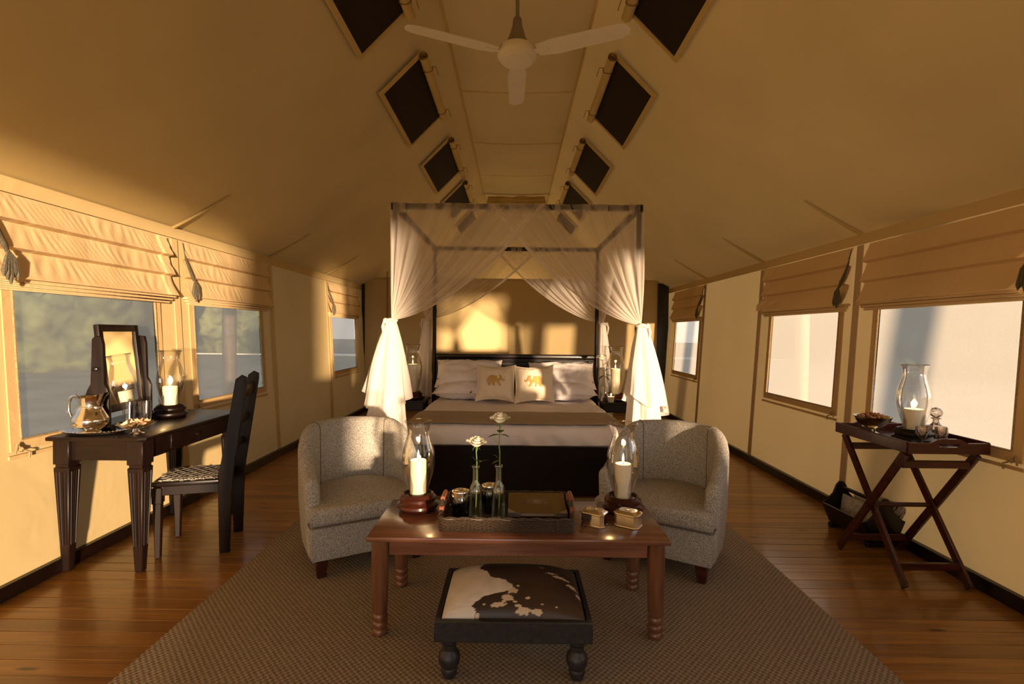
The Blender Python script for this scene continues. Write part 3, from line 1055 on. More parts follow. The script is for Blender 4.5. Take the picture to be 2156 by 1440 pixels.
# bed curtains
def bez(p0, p1, p2, t):
    return p0 * (1 - t) ** 2 + p1 * 2 * t * (1 - t) + p2 * t * t
def net_panel(b, lay, K, C, E, nS, nT, fold, nf, dens, inward, sagk=0.43):
    """K knot, C corner on the rail, E far end of the panel on the rail"""
    rows = []
    for i in range(nS + 1):
        s_ = i / nS
        P0 = C.lerp(E, s_)
        hv = Vector((P0.x - K.x, P0.y - K.y, 0))
        ctl = Vector((K.x, K.y, 0)) + hv * sagk
        dz = P0.z - K.z
        ctl.z = K.z + dz * (0.42 - 0.34 * min(1.0, hv.length / 1.1))
        row = []
        for j in range(nT + 1):
            t = j / nT
            p = bez(P0, ctl, K, t)
            ph = s_ * nf * 2 * PI + 2.2 * noise.noise(Vector((s_ * 6, C.x * 3, C.y)))
            a = fold * 1.2 * math.sin(ph) * (0.25 + 0.75 * math.sin(PI * min(1, t * 0.9 + 0.05))) * (1 - t ** 4)
            a += fold * 0.15 * math.sin(ph * 2.7 + 4 * t)  * (1 - t ** 3)
            p = p + inward * a
            v = b.bm.verts.new(p)
            st = 0.5 + 0.5 * math.sin(ph * 1.0)
            st = st ** 6
            fine = noise.noise(Vector((s_ * nf * 1.6, 2.0 + t, C.x + C.y)))
            d = dens * (0.72 + 0.55 * st * (0.3 + 0.7 * t) + 0.45 * fine)
            edge = 0.50 if s_ > 0.970 else 0.0
            gath = 0.60 * t ** 2.6
            v[lay] = max(0.05, min(0.96, d + gath + edge))
            row.append(v)
        rows.append(row)
    for i in range(nS):
        for j in range(nT):
            b.bm.faces.new((rows[i][j], rows[i + 1][j], rows[i + 1][j + 1], rows[i][j + 1]))
def bed_curtain(label, sx, front, knot, hem_z, wid, cx_hem):
    cy = by0 - 0.035 if front else by1 + 0.035
    C = Vector((bx + sx * 1.03, cy, CZ - 0.004))
    K = Vector(knot)
    root = thing('bed_curtain', label, 'curtain', (K.x, K.y, K.z), 0, 'white net curtains of the bed')
    b = MB()
    lay = b.bm.verts.layers.float.new('weave')
    iw = Vector((0, 1, 0))
    E = Vector((bx - sx * (0.235 if front else 0.30), cy + (0.012 if sx > 0 else -0.004), CZ - 0.004))
    net_panel(b, lay, K, C, E, 170, 36, 0.018, 9, 0.50 if front else 0.38, iw)
    b.put('net_panel', 'net', root, world=True, angle=80)
    b = MB()
    lay = b.bm.verts.layers.float.new('weave')
    E2 = Vector((bx + sx * 1.03, (by0 + by1) / 2 + (0.1 if front else -0.1), CZ - 0.004))
    net_panel(b, lay, K, C, E2, 110, 30, 0.016, 6, 0.42, Vector((1, 0, 0)))
    b.put('net_panel', 'net', root, world=True, angle=80)
    # tab loops over the rail
    for q in range(7):
        x = bx + sx * (0.93 - 0.235 * q * 0.78 - 0.05 * (q % 2))
        b = MB()
        lay = b.bm.verts.layers.float.new('weave')
        yb = by0 if front else by1
        prof = [(-0.026, -0.07), (-0.026, 0.0), (0.0, 0.007), (0.026, 0.0), (0.026, -0.07)]
        w_ = 0.045 + 0.015 * ((q * 5) % 3)
        rows = []
        for (dy, dz) in prof:
            rows.append([b.bm.verts.new((x + a * w_, yb + dy, CZ + dz)) for a in (-0.5, 0, 0.5)])
        for A_, B2 in zip(rows, rows[1:]):
            for i in range(2):
                b.bm.faces.new((A_[i], A_[i + 1], B2[i + 1], B2[i]))
        for v in b.bm.verts: v[lay] = 0.55
        b.put('rail_loop', 'net', root, world=True)
    # tied knot
    b = MB()
    ring = [(K.x + 0.040 * math.cos(a), K.y + 0.036 * math.sin(a), K.z + 0.006 * math.sin(3 * a)) for a in [2 * PI * q / 20 for q in range(20)]]
    b.tube(ring, 0.013, 8, loop=True)
    b.ball((K.x + sx * 0.045, K.y - 0.02, K.z - 0.004), 0.020, sub=2, s=(1, 0.8, 1.2))
    b.tube([(K.x + sx * 0.05, K.y - 0.03, K.z), (K.x + sx * 0.06, K.y - 0.04, K.z - 0.05), (K.x + sx * 0.055, K.y - 0.035, K.z - 0.13)], [0.008, 0.012, 0.004], 6)
    b.put('tie_band', 'drape', root, world=True)
    # gathered skirt below
    b = MB()
    n_th = 110
    H = K.z - hem_z
    def sk(u, v, k=1.0, sd=0.0, zh=H, ph0=0.0):
        a = 2 * PI * u
        g = (1 - math.exp(-5.0 * v)) * 0.20 + 0.80 * v
        r = 0.036 + (wid - 0.036) * g * k
        fo = math.sin(a * 7 + 3 * noise.noise(Vector((u * 5 + sd, 0.3, sd)))) * 0.13 + math.sin(a * 16 + 2.0 * v + sd) * 0.035 + 0.12 * noise.noise(Vector((math.cos(a) * 2, math.sin(a) * 2, v * 2 + sd)))
        r *= 1 + fo * min(1, v * 3 + 0.15)
        x = K.x + (cx_hem - K.x) * g + r * math.cos(a)
        y = K.y + 0.62 * r * math.sin(a) - 0.01 * g
        jag = 0.10 * math.sin(a + 1.0 + ph0) + 0.05 * math.sin(3 * a + ph0)
        z = K.z - zh * v * (1 + (jag * (v ** 2)))
        return (x, y, z)
    b.grid(sk, n_th, 44, cu=True)
    b.put('gathered_skirt', 'drape', root, world=True, angle=80)
    if front:
        b = MB()
        b.grid(lambda u, v: sk(u, v, 1.12, 4.0, H * 0.66, 2.2 if sx < 0 else 0.2), n_th, 36, cu=True)
        b.put('overlay_skirt', 'drape', root, world=True, angle=80)
    return root
bed_curtain('white net bed curtain tied at the front left post', -1, True, (-1.000, by0 - 0.055, 1.438), 0.50, 0.165, -1.035)
bed_curtain('brightly sunlit white net bed curtain tied at the front right post', 1, True, (1.020, by0 - 0.055, 1.415), 0.45, 0.150, 1.065)
bed_curtain('white net bed curtain tied at the rear left post by the headboard', -1, False, (-1.095, by1 + 0.05, 1.50), 0.45, 0.105, -1.15)
bed_curtain('white net bed curtain tied at the rear right post by the headboard', 1, False, (1.085, by1 + 0.05, 1.47), 0.45, 0.095, 1.12)

# ------------------------------------------------------------------ hurricane lamps and candles
def hurricane(label, loc, h=0.446, sc_=1.0, wood_='mahog'):
    """turned dark base with a curved glass chimney; total height h"""
    t = thing('hurricane_lamp', label, 'lamp', loc, 0, 'glass hurricane lamps')
    k = sc_
    b = MB()
    b.lathe([(0, 0.0), (0.080 * k, 0.0), (0.094 * k, 0.004), (0.104 * k, 0.018), (0.102 * k, 0.030), (0.090 * k, 0.038), (0.086 * k, 0.044), (0.092 * k, 0.050),
             (0.092 * k, 0.062), (0.083 * k, 0.070), (0.079 * k, 0.078), (0.074 * k, 0.082), (0.068 * k, 0.079), (0.066 * k, 0.070), (0, 0.069)], 40)
    b.put('turned_base', wood_, t)
    H = h - 0.072
    prof = [(0.050, 0), (0.049, 0.03), (0.052, 0.08), (0.062, 0.17), (0.075, 0.29), (0.083, 0.42), (0.083, 0.52), (0.077, 0.63), (0.066, 0.73), (0.058, 0.80), (0.055, 0.86), (0.057, 0.92), (0.063, 0.97), (0.069, 1.0)]
    b = MB()
    b.lathe([(r * k, 0.072 + z * H) for r, z in prof], 48)
    g = b.put('glass_chimney', 'glass', t, angle=80)
    b = MB()
    b.tube([(0.069 * k * math.cos(a), 0.069 * k * math.sin(a), h) for a in [2 * PI * q / 40 for q in range(40)]], 0.0016, 6, loop=True)
    b.put('glass_rim', 'cut_glass', g)
    return t
def candle(label, loc, r, h, power=1.0, group='lit pillar candles'):
    t = thing('pillar_candle', label, 'candle', loc, 0, group)
    b = MB()
    b.lathe([(0, 0), (r * 0.97, 0), (r, 0.003), (r, h - 0.006), (r * 0.95, h - 0.001), (r * 0.86, h - 0.001), (r * 0.5, h - 0.008), (0, h - 0.009)], 32)
    b.put('wax_body', 'wax', t)
    b = MB(); b.tube([(0, 0, h - 0.010), (0.001, 0, h), (0.003, 0, h + 0.010)], 0.0014, 6); b.put('wick', 'wick', t)
    b = MB(); b.lathe([(0, h + 0.004), (0.0042, h + 0.009), (0.0062, h + 0.017), (0.0050, h + 0.028), (0.0026, h + 0.040), (0, h + 0.052)], 14)
    b.put('flame', 'flame', t)
    ld = bpy.data.lights.new('candle_light', 'POINT')
    ld.energy = power
    ld.color = (1.0, 0.58, 0.22)
    ld.shadow_soft_size = 0.012
    lo = bpy.data.objects.new('candle_light', ld)
    COL.objects.link(lo)
    lo.parent = t
    lo.location = (0, 0, h + 0.03)
    return t
CP = 1.1
TZ = 0.45
hurricane('hurricane lamp at the left end of the coffee table', (-0.485, 2.595, TZ))
candle('lit candle in the glass lamp at the left end of the coffee table', (-0.485, 2.595, TZ + 0.0705), 0.041, 0.178, CP)
hurricane('hurricane lamp at the right end of the coffee table by the silver boxes', (0.556, 2.595, TZ))
candle('lit candle in the glass lamp at the right end of the coffee table', (0.556, 2.595, TZ + 0.0705), 0.041, 0.172, CP)
hurricane('hurricane lamp on the desk beside the mirror', (-2.335, 3.46, 0.756), wood_='wenge')
candle('short lit candle in the glass lamp on the desk', (-2.335, 3.46, 0.756 + 0.0705), 0.045, 0.135, CP)
hurricane('hurricane lamp on the folding tray table by the window', (2.255, 2.90, 0.752), 0.440, wood_='wenge')
candle('lit candle in the glass lamp on the tray table by the window', (2.255, 2.90, 0.752 + 0.0705), 0.047, 0.122, CP)
hurricane('tall hurricane lamp on the left bedside table', (-1.190, 5.98, 0.570), 0.63, 1.32)
candle('lit candle in the tall lamp on the left bedside table', (-1.190, 5.98, 0.6405), 0.055, 0.33, CP)
hurricane('tall hurricane lamp on the right bedside table', (1.180, 6.00, 0.570), 0.63, 1.32)
candle('lit candle in the tall lamp on the right bedside table', (1.180, 6.00, 0.6405), 0.055, 0.30, CP)

# ------------------------------------------------------------------ bedside tables
for sx, lab in ((-1, 'small dark bedside table left of the bed under a tall lamp'), (1, 'small dark bedside table right of the bed holding lamp and rose')):
    x0, x1 = (0.99, 1.42) if sx > 0 else (-1.40, -1.0)
    cx = (x0 + x1) / 2
    t = thing('bedside_table', lab, 'table', (cx, 5.95, 0), 0, 'bedside tables')
    w, d = (x1 - x0) / 2, 0.20
    b = MB(); b.box(-w, w, -d, d, 0.548, 0.570, 0.004); b.put('top', 'wenge', t)
    b = MB(); b.box(-w + 0.03, w - 0.03, -d + 0.02, d - 0.02, 0.46, 0.548, 0.003); b.put('apron', 'wenge', t)
    for ax in (-1, 1):
        for ay in (-1, 1):
            b = MB(); b.box(ax * (w - 0.03) - 0.014, ax * (w - 0.03) + 0.014, ay * (d - 0.03) - 0.014, ay * (d - 0.03) + 0.014, 0, 0.46, 0.002, taper=0.7)
            b.put('leg', 'wenge_v', t)
    b = MB(); b.box(-w + 0.03, w - 0.03, -d + 0.03, d - 0.03, 0.14, 0.155); b.put('shelf', 'wenge', t)

# ------------------------------------------------------------------ roses
def rose_head(parent, loc, r, seed, tilt=(0, 0), rings=((3, 0.30, 1.8), (4, 0.52, 1.65), (5, 0.76, 1.35), (5, 0.98, 1.0))):
    rnd = random.Random(seed)
    mm0 = T(*loc) @ R(tilt[0], 'X') @ R(tilt[1], 'Y')
    b = MB()
    b.lathe([(0, -0.1 * r), (0.20 * r, 0.1 * r), (0.26 * r, 0.5 * r), (0.16 * r, 0.85 * r), (0, 0.9 * r)], 12, mm0)
    b.put('bud_core', 'petal', parent)
    for n_, rad, up in rings:
        for i in range(n_):
            a = 2 * PI * i / n_ + rnd.uniform(-.2, .2) + rad * 3
            b = MB()
            wd = 1.15 * rad * r + 0.15 * r
            def pf(u, v):
                s_ = (u - 0.5) * 2
                wv = wd * (0.35 + 0.75 * math.sin(PI * min(1, v * 0.72 + 0.08)))
                ang = s_ * wv / (rad * r + 0.15 * r) * 0.62
                rr_ = rad * r * (0.25 + 0.95 * v ** 0.6) * (1 + 0.22 * max(0, v - 0.7) / 0.3 * (1.3 - up * 0.5))
                z = r * (up * 0.75 * math.sin(v * PI / 2 * 1.05) - (0.25 * max(0, v - 0.75) / 0.25 if up < 0.9 else 0)) - 0.1 * r
                z -= 0.10 * r * abs(s_) ** 2 * v
                z += 0.05 * r * noise.noise(Vector((s_ * 2 + i, v * 3, seed)))
                return (rr_ * math.cos(ang), rr_ * math.sin(ang), z)
            b.grid(pf, 8, 7, mm0 @ R(a))
            b.put('petal', 'petal', parent, angle=80)
def leaf(parent, base, d, L, w, droop=0.3, mat='leaf'):
    d = Vector(d).normalized()
    side = d.cross(Vector((0, 0, 1)))
    if side.length < 0.1: side = Vector((1, 0, 0))
    side.normalize()
    up = side.cross(d).normalized()
    b = MB()
    def lf(u, v):
        s_ = (u - 0.5) * 2
        wv = w * (math.sin(PI * v ** 0.85) ** 0.8) * (1 + 0.06 * math.sin(v * 40)) if 0 < v < 1 else 0.0
        p = Vector(base) + d * (L * v) + side * (s_ * wv) + up * (0.18 * abs(s_) * wv) - Vector((0, 0, droop * L * v * v))
        return p
    b.grid(lf, 4, 10)
    return b.put('leaf', mat, parent, angle=80)

# ------------------------------------------------------------------ coffee table
ct = thing('coffee_table', 'long polished brown coffee table with round turned legs', 'table', (0.024, 2.475, 0), 0)
b = MB()
b.box(-0.667, 0.667, -0.257, 0.262, 0.427, 0.450, 0.006, 2)
b.put('tabletop', 'table', ct)
for y in (-0.222, 0.222):
    b = MB(); b.box(-0.57, 0.57, y - 0.010, y + 0.010, 0.362, 0.427, 0.003); b.put('apron', 'table', ct)
for x in (-0.60, 0.60):
    b = MB(); b.box(x - 0.010, x + 0.010, -0.19, 0.19, 0.362, 0.427, 0.003); b.put('apron', 'table', ct)
for x in (-0.612, 0.612):
    for y in (-0.218, 0.218):
        b = MB()
        b.lathe([(0, 0.004), (0.026, 0.004), (0.031, 0.008), (0.033, 0.018), (0.030, 0.028), (0.026, 0.033), (0.032, 0.040), (0.035, 0.052), (0.032, 0.062), (0.028, 0.067), (0.033, 0.074),
                 (0.035, 0.086), (0.032, 0.096), (0.029, 0.101), (0.033, 0.108), (0.034, 0.14), (0.037, 0.26), (0.038, 0.36), (0.037, 0.427), (0, 0.427)], 32, T(x, y, 0))
        b.put('leg', 'table_v', ct)

# ------------------------------------------------------------------ wicker tray on the coffee table
tr = thing('wicker_tray', 'rectangular dark wicker tray with leather-wrapped handles on the coffee table', 'tray', (-0.028, 2.485, TZ), 0)
hw, hd = 0.305, 0.198
def rrect(w, d, r, z, n=5):
    pts = []
    for cx, cy, a0 in ((w - r, d - r, 0), (-w + r, d - r, PI / 2), (-w + r, -d + r, PI), (w - r, -d + r, 1.5 * PI)):
        for i in range(n + 1):
            a = a0 + PI / 2 * i / n
            pts.append((cx + r * math.cos(a), cy + r * math.sin(a), z))
    return pts
b = MB(); b.box(-hw + 0.01, hw - 0.01, -hd + 0.01, hd - 0.01, 0.001, 0.007, 0.002); b.put('tray_floor', 'wicker', tr)
b = MB()
def dense(pts, k=8):
    o = []
    for i in range(len(pts)):
        a, c = Vector(pts[i]), Vector(pts[(i + 1) % len(pts)])
        n_ = max(1, int((c - a).length / 0.018))
        for j in range(n_):
            o.append(a.lerp(c, j / n_))
    return o
for q in range(9):
    z = 0.005 + 0.0062 * q
    pts = dense(rrect(hw - 0.003 * (q == 8), hd, 0.03, z))
    pp = []
    for i, p in enumerate(pts):
        r_ = 0.0026 * (1 if (i + q) % 2 else -1)
        n_ = Vector((p.x / hw, p.y / hd, 0)).normalized()
        pp.append(p + n_ * r_ + Vector((0, 0, 0.0012 * noise.noise(p * 40))))
    b.tube(pp, 0.0038, 5, loop=True)
st_ = b.put('woven_side', 'wicker', tr)
st_['kind'] = 'stuff'
b = MB()
for k in (0, 1):
    pts = dense(rrect(hw, hd, 0.03, 0.062))
    m_ = len(pts)
    b.tube([p + Vector((0.004 * math.cos(i * 0.9 + k * PI), 0.004 * math.cos(i * 0.9 + k * PI), 0.004 * math.sin(i * 0.9 + k * PI))) for i, p in enumerate(pts)], 0.0048, 6, loop=True)
b.put('braided_rim', 'wicker', tr)
for s in (-1, 1):
    b = MB()
    arch = [(s * (hw + 0.002), -0.11 + 0.22 * i / 14, 0.060 + 0.045 * math.sin(PI * i / 14) ** 0.6) for i in range(15)]
    b.tube(arch, 0.007, 8)
    h_ = b.put('handle', 'wicker', tr)
    b = MB()
    b.tube([(s * (hw + 0.002), -0.055 + 0.11 * i / 6, 0.1045 + 0.003 * math.sin(PI * i / 6)) for i in range(7)], 0.0115, 10)
    b.put('leather_wrap', 'leather', h_)
    for yy in (-0.095, 0.095):
        b = MB(); b.box(s * (hw + 0.002) - 0.012, s * (hw + 0.002) + 0.012, yy - 0.014, yy + 0.014, 0.030, 0.085, 0.004); b.put('leather_strap', 'leather', h_)
ZT = TZ + 0.0075
# jars
def jar(label, loc, r, h):
    t = thing('glass_jar', label, 'jar', loc, 0, 'silver-lidded jars on the wicker tray')
    b = MB(); b.lathe([(0, 0.001), (r * 0.92, 0.001), (r, 0.006), (r, h * 0.74), (r * 0.93, h * 0.80)], 32); b.put('dark_glass_body', 'dark_glass', t)
    b = MB(); b.lathe([(0, 0.004), (r * 0.86, 0.004), (r * 0.9, 0.01), (r * 0.9, h * 0.6), (0, h * 0.62)], 24); b.put('contents', 'black', t)
    b = MB(); b.lathe([(r * 0.96, h * 0.76), (r * 1.05, h * 0.77), (r * 1.05, h * 0.80), (r * 0.99, h * 0.815), (r * 0.99, h * 0.93), (r * 1.02, h * 0.94), (r * 1.0, h * 0.965), (r * 0.86, h * 0.985), (r * 0.8, h * 0.975), (0, h * 0.98)], 32)
    l_ = b.put('silver_lid', 'silver', t)
    b = MB()
    b.tube([(r * 0.6 * math.cos(a), r * 0.6 * math.sin(a), h * 0.985) for a in [2 * PI * q / 24 for q in range(24)]], 0.0018, 5, loop=True)
    b.lathe([(0, h * 0.998), (r * 0.12, h * 0.995), (r * 0.3, h * 0.985), (r * 0.34, h * 0.975)], 16)
    b.put('lid_ornament', 'brassy', l_)
jar('dark jar with silver lid at the front left of the wicker tray', (-0.253, 2.455, ZT), 0.041, 0.135)
jar('dark jar with silver lid standing between the two rose bottles', (-0.118, 2.545, ZT), 0.040, 0.138)
def bottle(label, loc, r, h, water=0.5):
    t = thing('glass_bottle', label, 'bottle', loc, 0, 'bottles used as rose vases')
    b = MB()
    b.lathe([(0, 0.012), (r * 0.6, 0.004), (r * 0.9, 0.001), (r, 0.008), (r, h * 0.50), (r * 0.97, h * 0.55), (r * 0.80, h * 0.62), (r * 0.55, h * 0.68), (r * 0.47, h * 0.74), (r * 0.44, h * 0.95),
             (r * 0.56, h * 0.955), (r * 0.60, h * 0.975), (r * 0.56, h * 0.995), (r * 0.44, h)], 28)
    b.put('glass_body', 'green_glass', t)
    b = MB(); b.lathe([(r * 0.9, h * water), (0, h * water)], 24); b.put('water_surface', 'cut_glass', t)
    return t
bottle('pale green glass bottle holding the shorter rose', (-0.180, 2.440, ZT), 0.031, 0.256)
bottle('pale green glass bottle holding the taller rose', (-0.070, 2.430, ZT), 0.032, 0.262)
def rose(label, base, pts, head, r, leaves, tilt, seed, grp='white roses in the bottles'):
    t = thing('white_rose', label, 'flower', base, 0, grp)
    b = MB(); b.tube(pts, 0.0028, 7); b.put('stem', 'stem', t)
    rose_head(t, head, r, seed, tilt)
    for a in range(5):
        an = a * 2 * PI / 5
        leaf(t, (head[0] + 0.005 * math.cos(an), head[1] + 0.005 * math.sin(an), head[2] - 0.10 * r), (math.cos(an), math.sin(an), -0.9), 0.022, 0.004, 0.2, 'stem')
    for (bp, d, L, w) in leaves:
        leaf(t, bp, d, L, w)
rose('shorter white rose opened wide in the left bottle', (-0.180, 2.440, ZT + 0.02),
     [(0, 0, 0), (0.006, 0, 0.15), (0.004, 0, 0.26), (0.0, 0, 0.315)], (0.0, 0, 0.330), 0.036,
     [((0.003, 0, 0.255), (0.3, -0.4, 0.25), 0.045, 0.010), ((0.003, 0, 0.25), (-0.5, -0.1, 0.9), 0.05, 0.008), ((0.004, 0, 0.24), (1, 0.1, 0.75), 0.07, 0.007),
      ((0.003, 0, 0.235), (-1, -0.3, 0.2), 0.035, 0.007)], (0.12, 0.10), 5)
rose('taller white rose on a long stem in the right bottle', (-0.070, 2.430, ZT + 0.02),
     [(0, 0, 0), (0.008, 0, 0.15), (0.004, 0, 0.25), (0.004, 0, 0.30), (0.000, 0, 0.335), (0.003, 0, 0.40), (0.003, 0, 0.435)], (0.004, 0, 0.447), 0.036,
     [((0.003, 0, 0.385), (-1, -0.2, 0.10), 0.060, 0.015), ((0.003, 0, 0.385), (1, -0.2, 0.12), 0.050, 0.013), ((0.004, 0, 0.395), (0.15, -1.0, 0.9), 0.055, 0.017),
      ((0.004, 0, 0.262), (-1, -0.2, -0.1), 0.038, 0.013), ((0.0, 0, 0.27), (-0.9, -0.1, 1.1), 0.045, 0.008)], (0.10, 0.0), 9)
# album
alb = thing('leather_album', 'brown leather album with pewter corners lying in the wicker tray', 'book', (0.118, 2.545, TZ + 0.030), 0)
tl = T(0, 0, 0.014) @ R(math.radians(9.5), 'X')
b = MB(); b.box(-0.138, 0.138, -0.098, 0.100, -0.008, 0.006, 0.001, m=tl); b.put('pages', 'page', alb)
for z in (-0.011, 0.006):
    b = MB(); b.box(-0.142, 0.142, -0.102, 0.104, z, z + 0.004, 0.0015, m=tl); c_ = b.put('cover', 'album', alb)
b = MB(); b.box(-0.052, 0.052, -0.022, 0.038, 0.0101, 0.0112, 0.0004, m=tl); b.put('embossed_label', 'album_panel', alb)
b = MB()
b.tube([(0.02 * math.cos(a), 0.008 + 0.016 * math.sin(a), 0.0115) for a in [2 * PI * q / 24 for q in range(24)]], 0.0009, 4, m=tl, loop=True)
for q in range(4):
    b.tube([(-0.01 + 0.006 * q, -0.004, 0.0115), (-0.008 + 0.006 * q, 0.020 + 0.003 * (q % 2), 0.0117)], 0.0008, 4, m=tl)
b.put('crest', 'pewter', alb)
for sx in (-1, 1):
    b = MB()
    b.box(sx * 0.143 - sx * 0.058, sx * 0.1435, -0.1035, -0.101, -0.0115, 0.0105, m=tl)
    b.prism([(sx * 0.1432, -0.1032), (sx * 0.1432, -0.062), (sx * 0.100, -0.1032)][::sx], 0.0012, tl @ T(0, 0, 0.0101))
    b.put('corner_guard', 'pewter', alb)

# silver boxes
def silver_box(label, loc, rz, s=1.0):
    t = thing('silver_box', label, 'box', loc, rz, 'octagonal silver boxes on the coffee table')
    def oct_(w, d, c): return [(w, -d + c), (w, d - c), (w - c, d), (-w + c, d), (-w, d - c), (-w, -d + c), (-w + c, -d), (w - c, -d)]
    w, d, c = 0.056 * s, 0.040 * s, 0.016 * s
    b = MB()
    b.prism(oct_(w + 0.003, d + 0.003, c), 0.005, T(0, 0, 0.001), 0.0012, 1)
    b.prism(oct_(w, d, c), 0.050 * s, T(0, 0, 0.004), 0.0008, 1)
    b.put('box_body', 'silver', t, smooth=False)
    b = MB()
    b.prism(oct_(w + 0.0035, d + 0.0035, c), 0.007, T(0, 0, 0.055 * s), 0.0015, 2)
    z0 = 0.062 * s
    lo = [b.bm.verts.new((x, y, z0)) for x, y in oct_(w + 0.001, d + 0.001, c)]
    hi = [b.bm.verts.new((x, y, z0 + 0.011)) for x, y in oct_(w * 0.72, d * 0.66, c * 0.7)]
    b.bm.faces.new(hi)
    for i in range(8):
        b.bm.faces.new((lo[i], lo[(i + 1) % 8], hi[(i + 1) % 8], hi[i]))
    l_ = b.put('domed_lid', 'silver', t, smooth=False)
    b = MB(); b.lathe([(0, 0.004), (0.010, 0.003), (0.015, 0.0015), (0.019, 0.002), (0.021, 0)], 20, T(0, 0, z0 + 0.0105), 0.7); b.put('lid_medallion', 'silver', l_)
    return t
silver_box('octagonal silver box next to the tray, left of the pair', (0.384, 2.405, TZ), math.radians(-30))
silver_box('octagonal silver box nearest the table corner, right of the pair', (0.540, 2.395, TZ), math.radians(-33), 1.02)

# ------------------------------------------------------------------ cowhide footstool
fs = thing('cowhide_footstool', 'black carved footstool with a brown and white cowhide cushion', 'footstool', (0.006, 2.153, 0.004), 0)
w, d = 0.303, 0.223
b = MB()
zt, zb = 0.244, 0.162
b.box(-w, w, -d, -d + 0.022, zb, zt, 0.003); b.box(-w, w, d - 0.022, d, zb, zt, 0.003)
b.box(-w, -w + 0.020, -d + 0.022, d - 0.022, zb, zt, 0.002); b.box(w - 0.020, w, -d + 0.022, d - 0.022, zb, zt, 0.002)
b.box(-w + 0.02, w - 0.02, -d + 0.022, d - 0.022, zb + 0.005, zb + 0.02)
ap = b.put('frame', 'stool', fs)
b = MB()
for y, sy in ((-d, -1),):
    for zz in (zb + 0.006, zt - 0.008):
        b.tube([(-w + 0.004, y - 0.0005, zz), (w - 0.004, y - 0.0005, zz)], 0.0018, 4)
    for cx in (-0.225, -0.135, -0.045, 0.045, 0.135, 0.225):
        for q in (0.034, 0.026, 0.018):
            pts = [(cx - q * 1.25, y, (zt + zb) / 2), (cx, y, (zt + zb) / 2 + q * 0.92), (cx + q * 1.25, y, (zt + zb) / 2), (cx, y, (zt + zb) / 2 - q * 0.92)]
            b.tube(pts, 0.0014, 4, loop=True)
    for cx in (-0.27, -0.18, -0.09, 0, 0.09, 0.18, 0.27):
        for q in (0.012, 0.020, 0.028):
            for u in (-1, 1):
                b.tube([(cx - q * 0.55, y, (zt + zb) / 2 + u * 0.032), (cx, y, (zt + zb) / 2 + u * (0.032 - q * 0.6)), (cx + q * 0.55, y, (zt + zb) / 2 + u * 0.032)], 0.0012, 4)
b.put('carved_diamonds', 'stool', fs)
for x in (-0.249, 0.249):
    for y in (-0.175, 0.175):
        b = MB()
        b.lathe([(0, 0), (0.018, 0), (0.025, 0.004), (0.030, 0.020), (0.032, 0.036), (0.029, 0.042), (0.034, 0.048), (0.041, 0.064), (0.043, 0.082), (0.039, 0.096), (0.029, 0.108), (0.026, 0.116),
                 (0.028, 0.122), (0.027, 0.134), (0.034, 0.142), (0.036, 0.150), (0.033, 0.164), (0, 0.164)], 28, T(x, y, 0))
        b.put('leg', 'stool', fs)
b = MB()
cl = b.bm.verts.layers.float_color.new('hide')
nu, nv = 200, 150
cw, cd = w - 0.024, d - 0.026
xb_pts = [(0.0, 0.235), (0.10, 0.225), (0.22, 0.215), (0.33, 0.235), (0.42, 0.30), (0.48, 0.42), (0.53, 0.49), (0.60, 0.50), (0.66, 0.46), (0.70, 0.36), (0.76, 0.31), (0.82, 0.27), (0.88, 0.24), (0.93, 0.26), (1.0, 0.38)]
def xb(v):
    for (a, x1_), (c_, x2_) in zip(xb_pts, xb_pts[1:]):
        if a <= v <= c_:
            return x1_ + (x2_ - x1_) * (v - a) / (c_ - a)
    return 0.3
blobs = [(0.47, 0.50, 0.012, 0.06, 0.0), (0.50, 0.50, 0.030, 0.05, 0), (0.46, 0.38, 0.040, 0.07, 0), (0.43, 0.30, 0.018, 0.05, 0), (0.40, 0.23, 0.050, 0.065, 0), (0.37, 0.20, 0.03, 0.05, 0),
         (0.57, 0.10, 0.055, 0.07, 0), (0.66, 0.08, 0.045, 0.05, 0), (0.53, 0.20, 0.025, 0.035, 0), (0.60, 0.38, 0.018, 0.028, 0), (0.29, 0.23, 0.012, 0.028, 0), (0.53, 0.58, 0.012, 0.02, 0), (0.25, 0.03, 0.015, 0.03, 0),
         (0.80, 0.20, 0.010, 0.022, 0), (0.70, 0.25, 0.010, 0.02, 0), (0.51, 0.30, 0.016, 0.03, 0),
         (0.78, 0.80, 0.045, 0.012, 1), (0.86, 0.76, 0.060, 0.018, 1), (0.93, 0.68, 0.040, 0.030, 1), (0.72, 0.88, 0.02, 0.01, 1), (0.97, 0.60, 0.02, 0.04, 1)]
HV = [(0, 0), (.1, .35), (.2, .5), (.33, .63), (.5, .75), (.75, .91), (1.0, 1.0)]
def hide_inv(g):
    for (x1_, a), (x2_, c_) in zip(HV, HV[1:]):
        if g <= c_ + 1e-9:
            return x1_ + (x2_ - x1_) * (g - a) / (c_ - a)
    return 1.0
vg = []
